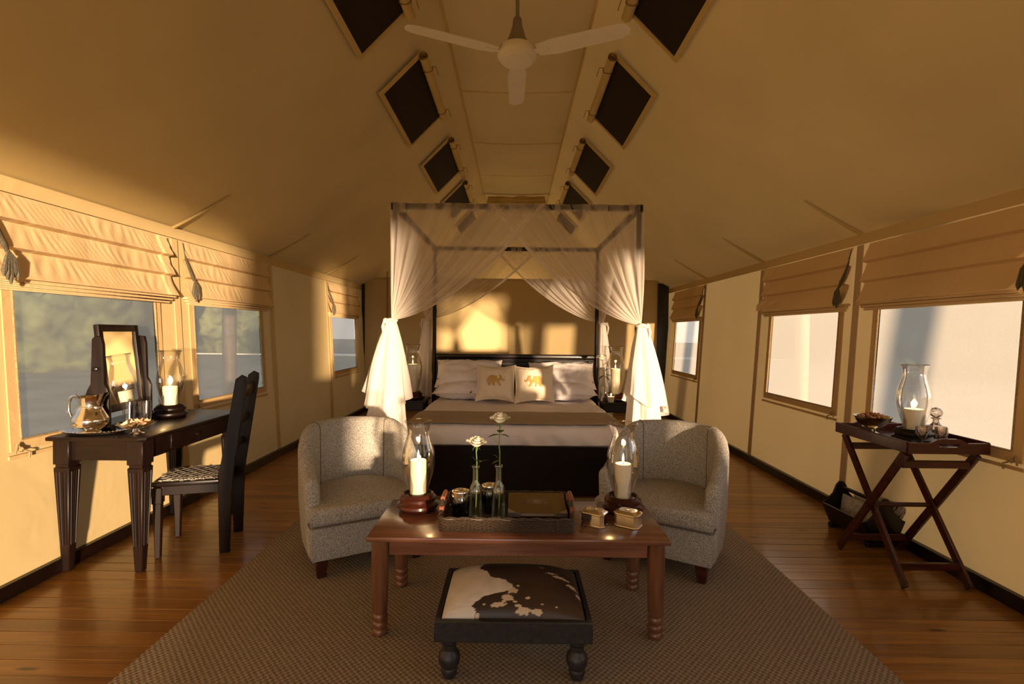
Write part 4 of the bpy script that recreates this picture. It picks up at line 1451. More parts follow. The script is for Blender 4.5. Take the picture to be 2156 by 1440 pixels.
for i in range(nu + 1):
    row = []
    for j in range(nv + 1):
        u, v = i / nu, hide_inv(j / nv)
        a, c_ = u * 2 - 1, v * 2 - 1
        zz = 0.236 + 0.086 * (1 - abs(a) ** 3.0) ** 0.5 * (1 - abs(c_) ** 3.0) ** 0.5
        p = b.bm.verts.new((a * cw, c_ * cd, zz))
        v = j / nv
        nz = noise.noise(Vector((u * 14, v * 12, 1.0)))
        nz2 = noise.noise(Vector((u * 45, v * 38, 7.0)))
        e = u - (xb(v) + 0.018 * nz + 0.014 * nz2)
        dk = max(0.0, min(1.0, 0.5 + e / 0.006))
        tint = 0.5 + 0.5 * noise.noise(Vector((u * 4, v * 4, 5)))
        dark = Vector((0.035 + 0.035 * max(0, u - 0.35) * tint * 2, 0.022 + 0.016 * u * tint, 0.017))
        wh = Vector((0.74, 0.68, 0.60)) * (0.93 + 0.1 * nz)
        tan = Vector((0.60, 0.47, 0.32))
        col = wh.lerp(dark, dk)
        for bx_, by_, rx_, ry_, kind in blobs:
            q = ((u - bx_) / rx_) ** 2 + ((v - by_) / ry_) ** 2 + 0.9 * nz2 + 0.4 * nz
            if kind == 1:
                q += 0.9 * noise.noise(Vector((u * 18, v * 90 + u * 40, 3)))
            if q < 1.0 and e > 0:
                col = col.lerp(tan, max(0, min(1, (1.0 - q) * 5)))
        p[cl] = (col.x, col.y, col.z, 1)
        row.append(p)
    vg.append(row)
for i in range(nu):
    for j in range(nv):
        b.bm.faces.new((vg[i][j], vg[i + 1][j], vg[i + 1][j + 1], vg[i][j + 1]))
b.put('cowhide_cushion', 'hide', fs, angle=80)

# ------------------------------------------------------------------ tub armchairs
def armchair(label, loc, rz):
    t = thing('tub_armchair', label, 'armchair', loc, rz, 'grey woven tub armchairs')
    HW, FY, TH = 0.352, -0.235, 0.082
    st = []                       # stations: (pos, inward normal, param 0..1)
    nA, nC = 9, 26
    Ltot = 2 * abs(FY) + PI * HW
    for i in range(nA):
        yy = FY + (0 - FY) * i / nA
        st.append((Vector((HW, yy)), Vector((-1, 0)), (yy - FY) / Ltot))
    for i in range(nC + 1):
        a = PI * i / nC
        st.append((Vector((HW * math.cos(a), HW * 0.98 * math.sin(a))), Vector((-math.cos(a), -math.sin(a))), (abs(FY) + HW * a) / Ltot))
    for i in range(1, nA + 1):
        yy = FY * i / nA
        st.append((Vector((-HW, yy)), Vector((1, 0)), 1 - (yy - FY) / Ltot))
    def height(s_):
        d_ = min(s_, 1 - s_) * 2         # 0 at the arm fronts, 1 at the back
        k = min(1.0, d_ / 0.62)
        k = k * k * (3 - 2 * k)
        return 0.525 + 0.225 * k + 0.02 * d_
    def section(h, fat):
        r_ = TH / 2 * fat
        zc = h - r_
        pts = [(0.026, 0.10), (0.018, 0.16), (0.004, 0.36)]
        pts += [(0.0, zc)]
        for q in range(1, 8):
            a = PI - PI * q / 8
            pts.append((TH / 2 + (TH / 2) * math.cos(a), zc + r_ * 1.1 * math.sin(a)))
        pts += [(TH, zc), (TH + 0.004, 0.42), (TH + 0.006, 0.30)]
        return pts
    b = MB()
    rows = []
    def add(pos, nrm, h, shrink=0.0, fwd=0.0):
        row = []
        for (o_, z) in section(h, 1.0):
            oc = TH / 2
            o2 = oc + (o_ - oc) * (1 - shrink)
            z2 = 0.10 + (z - 0.10) * (1 - shrink * 0.10)
            # push base inwards towards the chair bottom
            p = pos - nrm * (-o2)
            row.append(b.bm.verts.new((p.x, p.y - fwd, z2)))
        rows.append(row)
    add(st[0][0], st[0][1], height(0), 0.55, 0.022)
    add(st[0][0], st[0][1], height(0), 0.25, 0.016)
    for p, n_, s_ in st:
        add(p, n_, height(s_))
    add(st[-1][0], st[-1][1], height(0), 0.25, 0.016)
    add(st[-1][0], st[-1][1], height(0), 0.55, 0.022)
    for A_, B2 in zip(rows, rows[1:]):
        for k in range(len(A_) - 1):
            b.bm.faces.new((A_[k], A_[k + 1], B2[k + 1], B2[k]))
    for rw in (rows[0], rows[-1]):
        b.bm.faces.new(rw)
    b.put('curved_back', 'fabric', t, angle=60)
    # seat block and T cushion
    def outline(w_, fy, back):
        o = [(-w_, fy), (w_, fy)]
        o += [(w_, FY - 0.020), (HW - TH - 0.004, FY - 0.020), (HW - TH - 0.004, 0.0)]
        o += [((HW - TH - 0.004) * math.cos(a), back * math.sin(a)) for a in [PI * q / 14 for q in range(1, 14)]]
        o += [(-HW + TH + 0.004, 0.0), (-HW + TH + 0.004, FY - 0.020), (-w_, FY - 0.020)]
        return o
    b = MB()
    b.prism(outline(0.325, -0.330, 0.262), 0.19, T(0, 0, 0.10), 0.012, 2)
    b.put('seat_base', 'fabric', t)
    b = MB()
    b.prism(outline(0.332, -0.348, 0.265), 0.100, T(0, 0, 0.288), 0.032, 4)
    for v in b.bm.verts:
        if v.co.z > 0.36:
            q = 1 - min(1, (v.co.x / 0.33) ** 2)
            v.co.z += 0.0
    b.put('seat_cushion', 'fabric', t)
    b = MB()
    def dome(u, v):
        a = 2 * PI * u
        rr_ = v
        x = 0.262 * rr_ * math.cos(a); y = -0.04 + 0.285 * rr_ * math.sin(a)
        return (x, y, 0.3875 + 0.022 * (1 - rr_ ** 2))
    b.grid(dome, 40, 8, cu=True)
    b.put('cushion_crown', 'fabric', t, angle=80)
    # piping: outer top seams at both wings
    for s_ in (0.30, 0.70):
        idx = min(range(len(st)), key=lambda q: abs(st[q][2] - s_))
        p, n_, ss = st[idx]
        pts = []
        for (o_, z) in section(height(ss), 1.0)[1:]:
            q = p + n_ * o_
            c = p + n_ * (TH / 2)
            dirv = Vector((q.x - c.x, q.y - c.y, 0))
            pts.append((q.x + dirv.x * 0.02, q.y + dirv.y * 0.02, z + (0.0008 if z > height(ss) - 0.04 else 0)))
        b = MB(); b.tube(pts, 0.0028, 5); b.put('seam_piping', 'pipe', t)
    b = MB()
    fr_ = [(-0.333, -0.24, 0.292), (-0.334, -0.335, 0.292), (-0.320, -0.349, 0.292), (0.320, -0.349, 0.292), (0.334, -0.335, 0.292), (0.333, -0.24, 0.292)]
    b.tube(fr_, 0.0035, 5); b.put('seam_piping', 'pipe', t)
    for x, y in ((-0.27, -0.285), (0.27, -0.285), (-0.24, 0.20), (0.24, 0.20)):
        b = MB(); b.box(x - 0.034, x + 0.034, y - 0.034, y + 0.034, 0.0, 0.102, 0.004, taper=0.62); b.put('foot', 'mahog', t)
    return t
armchair('grey woven tub armchair left of the coffee table, sunlit back', (-0.955, 3.155, 0.004), math.radians(30))
armchair('grey woven tub armchair right of the coffee table, sunlit arm', (0.945, 3.150, 0.004), math.radians(-31))

# ------------------------------------------------------------------ desk
dk = thing('writing_desk', 'dark wooden writing desk with fluted tapering legs against the left wall', 'desk', (-2.275, 3.27, 0), 0)
hx, hy = 0.265, 0.515
b = MB()
ch = 0.03
b.prism([(hx - ch, -hy), (hx, -hy + ch), (hx, hy), (-hx, hy), (-hx, -hy)][::1], 0.022, T(0, 0, 0.734), 0.005, 2)
b.put('desktop', 'wenge', dk)
b = MB()
b.box(-hx + 0.035, hx - 0.035, -hy + 0.045, -hy + 0.065, 0.622, 0.734); b.box(-hx + 0.035, hx - 0.035, hy - 0.065, hy - 0.045, 0.622, 0.734)
b.box(-hx + 0.02, -hx + 0.04, -hy + 0.05, hy - 0.05, 0.622, 0.734)
b.box(hx - 0.055, hx - 0.035, -hy + 0.05, hy - 0.05, 0.622, 0.734)
b.put('apron', 'wenge', dk)
b = MB(); b.box(hx - 0.040, hx - 0.029, -0.235, 0.235, 0.636, 0.724, 0.003); dr = b.put('drawer', 'wenge', dk)
b = MB(); b.lathe([(0, 0), (0.006, 0), (0.005, 0.008), (0.011, 0.014), (0.011, 0.019), (0, 0.022)], 14, T(hx - 0.030, 0.0, 0.68) @ R(PI / 2, 'Y')); b.put('knob', 'wenge', dr)
for sx in (-1, 1):
    for sy in (-1, 1):
        cx, cy = sx * (hx - 0.062), sy * (hy - 0.068)
        b = MB()
        b.box(cx - 0.045, cx + 0.045, cy - 0.045, cy + 0.045, 0.600, 0.734, 0.004)
        b.box(cx - 0.036, cx + 0.036, cy - 0.036, cy + 0.036, 0.584, 0.602)
        b.box(cx - 0.044, cx + 0.044, cy - 0.044, cy + 0.044, 0.0, 0.584, 0.005, taper=0.48)
        for k in (-0.024, -0.008, 0.008, 0.024):
            for f_ in range(4):
                mm = T(cx, cy, 0) @ R(f_ * PI / 2)
                b.tube([(k, -0.0435, 0.56), (k * 0.62, -0.0290, 0.15)], 0.0034, 5, m=mm)
        b.put('leg', 'wenge_v', dk)

# ------------------------------------------------------------------ dressing mirror
DZ = 0.756
mr = thing('dressing_mirror', 'swing mirror in a dark wooden frame standing on the desk', 'mirror', (-2.44, 3.165, DZ), math.radians(10))
b = MB()
b.box(-0.075, 0.075, -0.243, 0.243, 0.0, 0.035, 0.006)
b.put('base', 'wenge', mr)
for sy in (-1, 1):
    poly = [(-0.062, 0.035), (0.062, 0.035), (0.060, 0.22), (0.050, 0.25), (0.034, 0.27), (0.030, 0.50), (0.022, 0.545), (-0.010, 0.55), (-0.026, 0.53), (-0.030, 0.27), (-0.050, 0.24), (-0.062, 0.20)]
    b = MB()
    b.prism(poly, 0.026, T(0, sy * 0.229 + 0.013, 0) @ R(PI / 2, 'X'), 0.003, 2)
    b.put('side_post', 'wenge_v', mr)
    b = MB(); b.lathe([(0, 0), (0.010, 0), (0.010, 0.016), (0.014, 0.02), (0, 0.028)], 12, T(0, sy * 0.242, 0.36) @ R(-sy * PI / 2, 'X')); b.put('pivot_knob', 'wenge', mr)
tm = T(0, 0, 0.355) @ R(math.radians(-5.5), 'Y')
fw_, fh_, bd = 0.210, 0.262, 0.042
fr = MB()
def frame_part(y0, y1, z0, z1, bev=0.006):
    fr.box(-0.014, 0.016, y0, y1, z0, z1, bev, 2, tm)
frame_part(-fw_, -fw_ + bd, -fh_, fh_)
frame_part(fw_ - bd, fw_, -fh_, fh_)
frame_part(-fw_ + bd - 0.002, fw_ - bd + 0.002, fh_ - bd, fh_)
frame_part(-fw_ + bd - 0.002, fw_ - bd + 0.002, -fh_, -fh_ + bd)
mf = fr.put('mirror_frame', 'wenge_v', mr)
b = MB()
b.box(0.000, 0.004, -fw_ + bd - 0.003, fw_ - bd + 0.003, -fh_ + bd - 0.003, fh_ - bd + 0.003, m=tm)
b.put('mirror_glass', 'mirror', mf, smooth=False)

# ------------------------------------------------------------------ things on the desk
sp = thing('serving_tray', 'oval silver tray under the pitcher on the desk corner', 'tray', (-2.355, 2.865, DZ), math.radians(4))
sp.scale = (0.86, 0.86, 1.0)
b = MB(); b.lathe([(0, 0.004), (0.150, 0.004), (0.165, 0.008), (0.190, 0.022), (0.200, 0.026), (0.203, 0.024), (0.195, 0.018), (0.160, 0.001), (0, 0.001)], 48, squash=0.62); b.put('tray_body', 'silver', sp)
b = MB()
for q in range(48):
    a = 2 * PI * q / 48
    b.ball((0.200 * math.cos(a), 0.200 * 0.62 * math.sin(a), 0.025), 0.0042, sub=1)
b.put('beaded_rim', 'brassy', sp)
pt = thing('silver_pitcher', 'round-bellied silver water pitcher standing on the oval tray', 'pitcher', (-2.375, 2.850, DZ + 0.0045), 0)
pt.scale = (0.88, 0.88, 1.0)
b = MB()
n_ = 40
prof = [(0.0, 0.0), (0.058, 0.0), (0.062, 0.006), (0.056, 0.014), (0.070, 0.026), (0.094, 0.050), (0.100, 0.072), (0.095, 0.092), (0.078, 0.120), (0.064, 0.145), (0.060, 0.165), (0.066, 0.190), (0.074, 0.205)]
rings = []
for i, (r_, z) in enumerate(prof):
    ring = []
    for k in range(n_):
        a = 2 * PI * k / n_
        sp_ = max(0, math.cos(a)) ** 6 * max(0, (z - 0.14) / 0.065)
        bk = max(0, -math.cos(a)) ** 2 * max(0, (z - 0.16) / 0.045)
        rr_ = r_ + 0.040 * sp_
        ring.append(b.bm.verts.new((rr_ * math.cos(a), rr_ * math.sin(a), z + 0.028 * sp_ + 0.004 * bk)))
    rings.append(ring)
for A_, B2 in zip(rings, rings[1:]):
    for k in range(n_):
        b.bm.faces.new((A_[k], A_[(k + 1) % n_], B2[(k + 1) % n_], B2[k]))
b.bm.faces.new(rings[0][::-1])
b.put('pitcher_body', 'silver', pt, angle=60)
b = MB()
b.tube([(-0.068, 0, 0.198), (-0.090, 0, 0.212), (-0.122, 0, 0.200), (-0.136, 0, 0.165), (-0.134, 0, 0.125), (-0.118, 0, 0.090), (-0.096, 0, 0.066)], [0.006, 0.009, 0.010, 0.009, 0.008, 0.008, 0.006], 10)
b.ball((-0.138, 0, 0.118), 0.009, sub=1)
b.put('handle', 'silver', pt)
for k in range(2):
    b = MB(); b.tube([((0.097 - 0.03 * k) * math.cos(a), (0.097 - 0.03 * k) * math.sin(a), 0.084 + 0.072 * k) for a in [2 * PI * q / 36 for q in range(36)]], 0.003, 6, loop=True)
    b.put('relief_band', 'brassy', pt)
def tumbler(label, loc, r, h, grp='tumblers on the desk'):
    t = thing('glass_tumbler', label, 'glass', loc, 0, grp)
    b = MB(); b.lathe([(0, 0.0), (r * 0.70, 0.0), (r * 0.74, 0.003), (r * 0.84, h * 0.4), (r, h), (r * 0.96, h), (r * 0.80, h * 0.4), (r * 0.66, h * 0.16), (0, h * 0.14)], 28); b.put('glass_body', 'glass', t, angle=60)
    b = MB(); b.tube([(r * 0.98 * math.cos(a), r * 0.98 * math.sin(a), h) for a in [2 * PI * q / 28 for q in range(28)]], 0.0014, 5, loop=True); b.put('rim', 'cut_glass', t)
tumbler('clear glass tumbler in front of the mirror, left of the pair', (-2.315, 3.06, DZ), 0.037, 0.150)
tumbler('clear glass tumbler in front of the mirror, right of the pair', (-2.250, 3.11, DZ), 0.037, 0.150)
ds = thing('cut_glass_dish', 'footed cut glass dish of petals at the desk corner', 'dish', (-2.135, 2.875, DZ), 0)
b = MB(); b.lathe([(0, 0), (0.040, 0), (0.042, 0.004), (0.020, 0.012), (0.016, 0.026), (0.030, 0.032), (0.055, 0.036)], 24); b.put('foot', 'cut_glass', ds)
b = MB()
def fl(u, v):
    a = 2 * PI * u
    r_ = 0.03 + 0.064 * v
    r_ *= 1 + 0.05 * v * math.sin(12 * a)
    return (r_ * math.cos(a), r_ * math.sin(a), 0.034 + 0.026 * v ** 2 + 0.004 * v * math.sin(12 * a))
b.grid(fl, 72, 6, cu=True); b.put('fluted_bowl', 'cut_glass', ds, angle=80)
rnd = random.Random(4)
for q in range(16):
    a = rnd.uniform(0, 2 * PI); r_ = 0.062 * math.sqrt(rnd.random())
    orange = r_ * math.cos(a) > 0.0
    b = MB()
    mm = T(r_ * math.cos(a), r_ * math.sin(a), 0.055 + 0.010 * (1 - r_ / 0.062) + rnd.uniform(0, 0.004)) @ R(rnd.uniform(0, 6)) @ R(rnd.uniform(-0.4, 0.4), 'X')
    b.grid(lambda u, v: ((u - 0.5) * 0.044 * math.sin(PI * (0.15 + 0.8 * v)), (v - 0.5) * 0.046, 0.008 * ((u - .5) ** 2 + (v - .5) ** 2) * 4), 6, 6, mm)
    o = tag(b.put('dried_petal', 'soap' if orange else 'soap2', None, angle=80), '%s dried petal among those filling the cut glass dish' % ('peach' if orange else 'pale cream'), 'petal', 'dried petals in the glass dish')
    o.location = (-2.135, 2.875, DZ)

# ------------------------------------------------------------------ desk chair
chr_ = thing('desk_chair', 'dark wooden chair with a woven rawhide thong seat at the desk', 'chair', (-1.965, 3.195, 0), math.radians(-74))
# local: faces -Y (towards the desk), width along X
w, d, SZ = 0.185, 0.19, 0.452
for sx in (-1, 1):
    b = MB(); b.box(sx * 0.165 - 0.024, sx * 0.165 + 0.024, -d - 0.010, -d + 0.038, 0.0, 0.415, 0.004, taper=0.62)
    b.box(sx * 0.165 - 0.027, sx * 0.165 + 0.027, -d - 0.013, -d + 0.041, 0.325, 0.420, 0.004)
    b.put('front_leg', 'wenge_v', chr_)
    b = MB()
    poly = [(0.150, 0.0), (0.205, 0.0), (0.212, 0.30), (0.222, 0.47), (0.262, 0.75), (0.302, 1.03), (0.300, 1.06), (0.270, 1.075), (0.238, 1.05), (0.200, 0.80), (0.160, 0.55), (0.142, 0.47), (0.145, 0.30)]
    b.prism(poly, 0.032, T(sx * 0.170 - 0.016, 0, 0) @ R(PI / 2, 'Z') @ R(PI / 2, 'X'), 0.004, 2)
    b.put('back_stile', 'wenge_v', chr_)
    b = MB(); b.box(sx * 0.168 - 0.012, sx * 0.168 + 0.012, -d + 0.03, 0.150, 0.370, 0.425, 0.003); b.put('seat_rail', 'wenge', chr_)
    b = MB(); b.box(sx * 0.168 - 0.024, sx * 0.168 + 0.024, -d - 0.018, 0.150, 0.425, 0.450, 0.005, 2); b.put('seat_frame', 'wenge', chr_)
for y in (-d + 0.005, 0.140):
    b = MB(); b.box(-0.144, 0.144, y - 0.022, y + 0.022, 0.425, 0.450, 0.004, 2); b.put('seat_frame', 'wenge', chr_)
    b = MB(); b.box(-0.145, 0.145, y - 0.010, y + 0.010, 0.368, 0.425, 0.003); b.put('seat_rail', 'wenge', chr_)
b = MB()
b.box(-0.16, 0.16, -d + 0.0, 0.140, 0.430, 0.436)
b.put('seat_panel', 'wenge', chr_)
b = MB()
for k in range(8):
    x = -0.14 + 0.28 * k / 7
    b.box(x - 0.0026, x + 0.0026, -d - 0.005, 0.150, 0.4500, 0.4520)
for k in range(6):
    y = -d + 0.03 + 0.28 * k / 5
    b.box(-0.17, 0.17, y - 0.0026, y + 0.0026, 0.4518, 0.4538)
for sg in (-1, 1):
    for k in range(-3, 4):
        mm = T(0, -0.02, 0) @ R(math.radians(40 * sg))
        q = math.sqrt(max(0, 0.19 ** 2 - (k * 0.046) ** 2))
        b.box(-q, q, k * 0.046 - 0.0026, k * 0.046 + 0.0026, 0.4536, 0.4555, m=mm)
tg = b.put('woven_thongs', 'thong', chr_, smooth=False)
tg['kind'] = 'stuff'
for (yy, zz, hh) in ((0.268, 0.965, 0.075), (0.235, 0.78, 0.045), (0.205, 0.62, 0.045)):
    b = MB()
    b.box(-0.156, 0.156, yy - 0.010, yy + 0.010, zz - hh / 2, zz + hh / 2, 0.004, 2)
    b.put('back_slat', 'wenge', chr_)

# ------------------------------------------------------------------ folding butler tray table
tt = thing('folding_tray_stand', 'dark red-brown folding stand with crossed legs under the serving tray', 'stand', (2.275, 2.985, 0), 0)
XA, XB, YN, YF = -0.190, 0.172, -0.265, 0.265
def bar(b, p, q, w_, t_):
    p, q = Vector(p), Vector(q)
    d_ = (q - p)
    L_ = d_.length
    d_.normalize()
    side = Vector((1, 0, 0))
    up_ = d_.cross(side).normalized()
    mm = Matrix((( side.x, up_.x, d_.x, p.x), (side.y, up_.y, d_.y, p.y), (side.z, up_.z, d_.z, p.z), (0, 0, 0, 1)))
    b.box(-t_ / 2, t_ / 2, -w_ / 2, w_ / 2, 0, L_, 0.003, 1, mm)
for x, off in ((XA, 0.010), (XB, -0.010)):
    b = MB(); bar(b, (x + off, YN, 0.012), (x + off, YF, 0.732), 0.046, 0.019); b.put('crossed_leg', 'mahog', tt)
    b = MB(); bar(b, (x - off, YF, 0.012), (x - off, YN, 0.732), 0.046, 0.019); b.put('crossed_leg', 'mahog', tt)
for y, z in ((YN * 0.86, 0.665), (YF * 0.86, 0.665)):
    b = MB(); b.box(XA, XB, y - 0.010, y + 0.010, z - 0.020, z + 0.020, 0.003); b.put('top_rail', 'mahog', tt)
b = MB(); b.tube([(XA - 0.03, 0, 0.372), (XB + 0.03, 0, 0.372)], 0.013, 10); b.put('pivot_rod', 'mahog', tt)
for y, z in ((YN * 0.76, 0.10), (YF * 0.76, 0.10)):
    b = MB(); b.box(XA, XB, y - 0.010, y + 0.010, z - 0.020, z + 0.020, 0.003); b.put('bottom_rail', 'mahog', tt)
bt = thing('butler_tray', 'rectangular red-brown wooden serving tray with cut-out handles on the stand', 'tray', (2.275, 2.985, 0.738), 0)
w, d = 0.213, 0.298
b = MB(); b.box(-w, w, -d, d, 0, 0.012, 0.002); b.put('tray_floor', 'mahog', bt)
for sx in (-1, 1):
    b = MB(); b.box(sx * w - 0.007, sx * w + 0.007, -d, d, 0.0, 0.062, 0.003); b.put('side_wall', 'mahog', bt)
for sy in (-1, 1):
    b = MB()
    # end wall with raised handle and slot, built as pieces around the slot
    top = [(-w, 0.058), (-0.10, 0.056), (-0.065, 0.074), (-0.04, 0.079), (0.04, 0.079), (0.065, 0.074), (0.10, 0.056), (w, 0.058)]
    m0 = T(0, sy * d + 0.007, 0) @ R(PI / 2, 'X')
    poly_l = [(-w, 0.0), (-0.052, 0.0), (-0.052, 0.034), (-0.056, 0.044), (-0.052, 0.054), (-0.052, 0.0765), (-0.065, 0.074), (-0.10, 0.056), (-w, 0.058)]
    poly_r = [(-x, z) for x, z in poly_l][::-1]
    b.prism(poly_l, 0.014, m0); b.prism(poly_r, 0.014, m0)
    b.prism([(-0.052, 0.0), (0.052, 0.0), (0.052, 0.036), (-0.052, 0.036)], 0.014, m0)
    b.prism([(-0.052, 0.053), (0.052, 0.053), (0.052, 0.0765), (0.04, 0.079), (-0.04, 0.079), (-0.052, 0.0765)], 0.014, m0)
    b.put('handle_end', 'mahog', bt)
TT = 0.7505
bw = thing('silver_bowl', 'footed engraved silver bowl heaped with nuts on the serving tray', 'bowl', (2.185, 3.13, TT), 0)
b = MB()
b.lathe([(0, 0), (0.040, 0), (0.044, 0.004), (0.036, 0.010), (0.020, 0.022), (0.019, 0.036), (0.034, 0.046), (0.062, 0.060), (0.086, 0.084), (0.098, 0.108), (0.101, 0.114), (0.096, 0.112), (0.080, 0.086), (0.055, 0.066), (0, 0.058)], 36)
b.put('bowl_body', 'brassy', bw)
rnd = random.Random(8)
for q in range(26):
    a = rnd.uniform(0, 2 * PI); r_ = 0.074 * math.sqrt(rnd.random())
    b = MB()
    b.ball((0, 0, 0), 0.014, sub=1, s=(1.25, 0.8, 0.8))
    o = b.put('nut', 'nut')
    o.location = (2.185 + r_ * math.cos(a), 3.13 + r_ * math.sin(a), TT + 0.108 + 0.022 * (1 - r_ / 0.074) + rnd.uniform(-0.004, 0.004))
    o.rotation_euler = (rnd.uniform(0, 3), rnd.uniform(0, 3), rnd.uniform(0, 3))
    tag(o, 'brown nut heaped in the footed silver bowl', 'nut', 'nuts in the silver bowl')
dc = thing('crystal_decanter', 'square cut-crystal decanter with ball stopper behind the small glasses', 'decanter', (2.385, 2.905, TT), 0.3)
b = MB()
b.box(-0.042, 0.042, -0.042, 0.042, 0.0, 0.100, 0.012, 2)
b.lathe([(0.030, 0.099), (0.022, 0.108), (0.015, 0.118), (0.014, 0.134), (0.024, 0.139), (0.024, 0.143), (0.013, 0.145)], 20)
b.put('crystal_body', 'cut_glass', dc)
b = MB(); b.box(-0.034, 0.034, -0.034, 0.034, 0.006, 0.050, 0.006); b.put('liquor', 'amber', dc)
b = MB()
for f_ in range(4):
    for k in range(5):
        x = -0.028 + 0.014 * k
        b.tube([(x - 0.008, -0.0425, 0.015), (x + 0.008, -0.0425, 0.085)], 0.0014, 4, m=R(f_ * PI / 2))
        b.tube([(x + 0.008, -0.0425, 0.015), (x - 0.008, -0.0425, 0.085)], 0.0014, 4, m=R(f_ * PI / 2))
b.put('cut_pattern', 'cut_glass', dc)
b = MB(); b.ball((0, 0, 0.172), 0.031, sub=2); b.tube([(0, 0, 0.125), (0, 0, 0.146)], 0.011, 10); b.put('ball_stopper', 'cut_glass', dc, smooth=False)
def cordial(label, loc):
    t = thing('crystal_glass', label, 'glass', loc, 0, 'small crystal glasses on the serving tray')
    b = MB()
    b.lathe([(0, 0), (0.026, 0), (0.027, 0.002), (0.006, 0.006), (0.004, 0.012), (0.004, 0.042), (0.010, 0.050), (0.024, 0.066), (0.029, 0.086), (0.028, 0.112), (0.026, 0.112), (0.026, 0.086), (0.010, 0.056), (0, 0.052)], 24)
    b.put('glass_body', 'cut_glass', t)
    b = MB()
    for k in range(10):
        a = 2 * PI * k / 10
        b.tube([(0.012 * math.cos(a), 0.012 * math.sin(a), 0.051), (0.0275 * math.cos(a + .4), 0.0275 * math.sin(a + .4), 0.074), (0.0295 * math.cos(a + .8), 0.0295 * math.sin(a + .8), 0.092)], 0.0012, 4)
        b.tube([(0.012 * math.cos(a), 0.012 * math.sin(a), 0.051), (0.0275 * math.cos(a - .4), 0.0275 * math.sin(a - .4), 0.074), (0.0295 * math.cos(a - .8), 0.0295 * math.sin(a - .8), 0.092)], 0.0012, 4)
    b.put('cut_pattern', 'cut_glass', t)
cordial('small crystal glass in front of the candle lamp, left of the pair', (2.205, 2.775, TT))
cordial('small crystal glass in front of the decanter, right of the pair', (2.300, 2.765, TT))

# ------------------------------------------------------------------ magazine trough
mt = thing('magazine_trough', 'dark wooden magazine trough with rounded ends behind the tray stand', 'magazine rack', (2.355, 3.46, 0), math.radians(4))
for sy in (-1, 1):
    b = MB()
    poly = [(-0.075, 0.03), (0.075, 0.03), (0.135, 0.17), (0.10, 0.185), (0.055, 0.23), (0.035, 0.29), (0.012, 0.315), (-0.012, 0.315), (-0.035, 0.29), (-0.055, 0.23), (-0.10, 0.185), (-0.135, 0.17)]
    b.prism(poly, 0.016, T(0, sy * 0.20 + 0.008, 0) @ R(PI / 2, 'X'), 0.002, 1)
    b.put('end_panel', 'wenge', mt)
    b = MB(); b.box(-0.10, 0.10, sy * 0.17 - 0.018, sy * 0.17 + 0.018, 0, 0.032, 0.003); b.put('foot', 'wenge', mt)
for sx in (-1, 1):
    b = MB()
    vs = [(sx * 0.075, 0.035), (sx * 0.087, 0.035), (sx * 0.142, 0.165), (sx * 0.130, 0.168)]
    b.prism(vs, 0.39, T(0, 0.195, 0) @ R(PI / 2, 'X'))
    b.put('sloping_side', 'wenge', mt)
b = MB(); b.box(-0.075, 0.075, -0.192, 0.192, 0.030, 0.040); b.put('bottom_board', 'wenge', mt)
b = MB(); b.tube([(0, -0.20, 0.275), (0, 0.20, 0.275)], 0.013, 12); b.put('carrying_rod', 'wenge', mt)
mm_ = mt.matrix_basis
def paper(name, lab, cat, x, tilt, h, L_, yc, mat, thick=0.012, stripes=False, grp=None):
    b = MB()
    base = mm_ @ T(x, yc, 0.045) @ R(tilt, 'Y')
    b.grid(lambda u, v: (0.012 * math.sin(3 * v + u * 2) * v, (u - 0.5) * L_, h * v), 16, 8, base)
    b.grid(lambda u, v: (thick + 0.012 * math.sin(3 * v + u * 2) * v, (u - 0.5) * L_, h * v), 16, 8, base)
    o = tag(b.put(name, mat, None, angle=70, world=False), lab, cat, grp)
    if stripes:
        for k in range(9):
            b = MB()
            y_ = -L_ / 2 + L_ * (k + 0.5) / 9
            b.grid(lambda u, v: (-0.002 + 0.012 * math.sin(3 * (0.25 + 0.7 * v) + ((y_ / L_ + 0.5)) * 2) * (0.25 + 0.7 * v), y_ + 0.010 * (u - 0.5) * (1 + math.sin(v * 5 + k)) + 0.012 * math.sin(v * 4), h * (0.25 + 0.7 * v)), 2, 8, base)
            b.put('dark_stripe', 'black', o, angle=80)
    return o
paper('folded_newspaper', 'folded newspaper lying in the magazine trough', 'newspaper', -0.035, 0.25, 0.19, 0.30, 0.03, 'news')
paper('magazine', 'pale magazine leaning in the trough behind the newspaper', 'magazine', 0.015, 0.30, 0.22, 0.26, 0.02, 'page')
paper('striped_magazine', 'magazine with black and white zebra stripes sticking out of the trough', 'magazine', 0.050, 0.55, 0.24, 0.24, -0.05, 'news', 0.006, True)

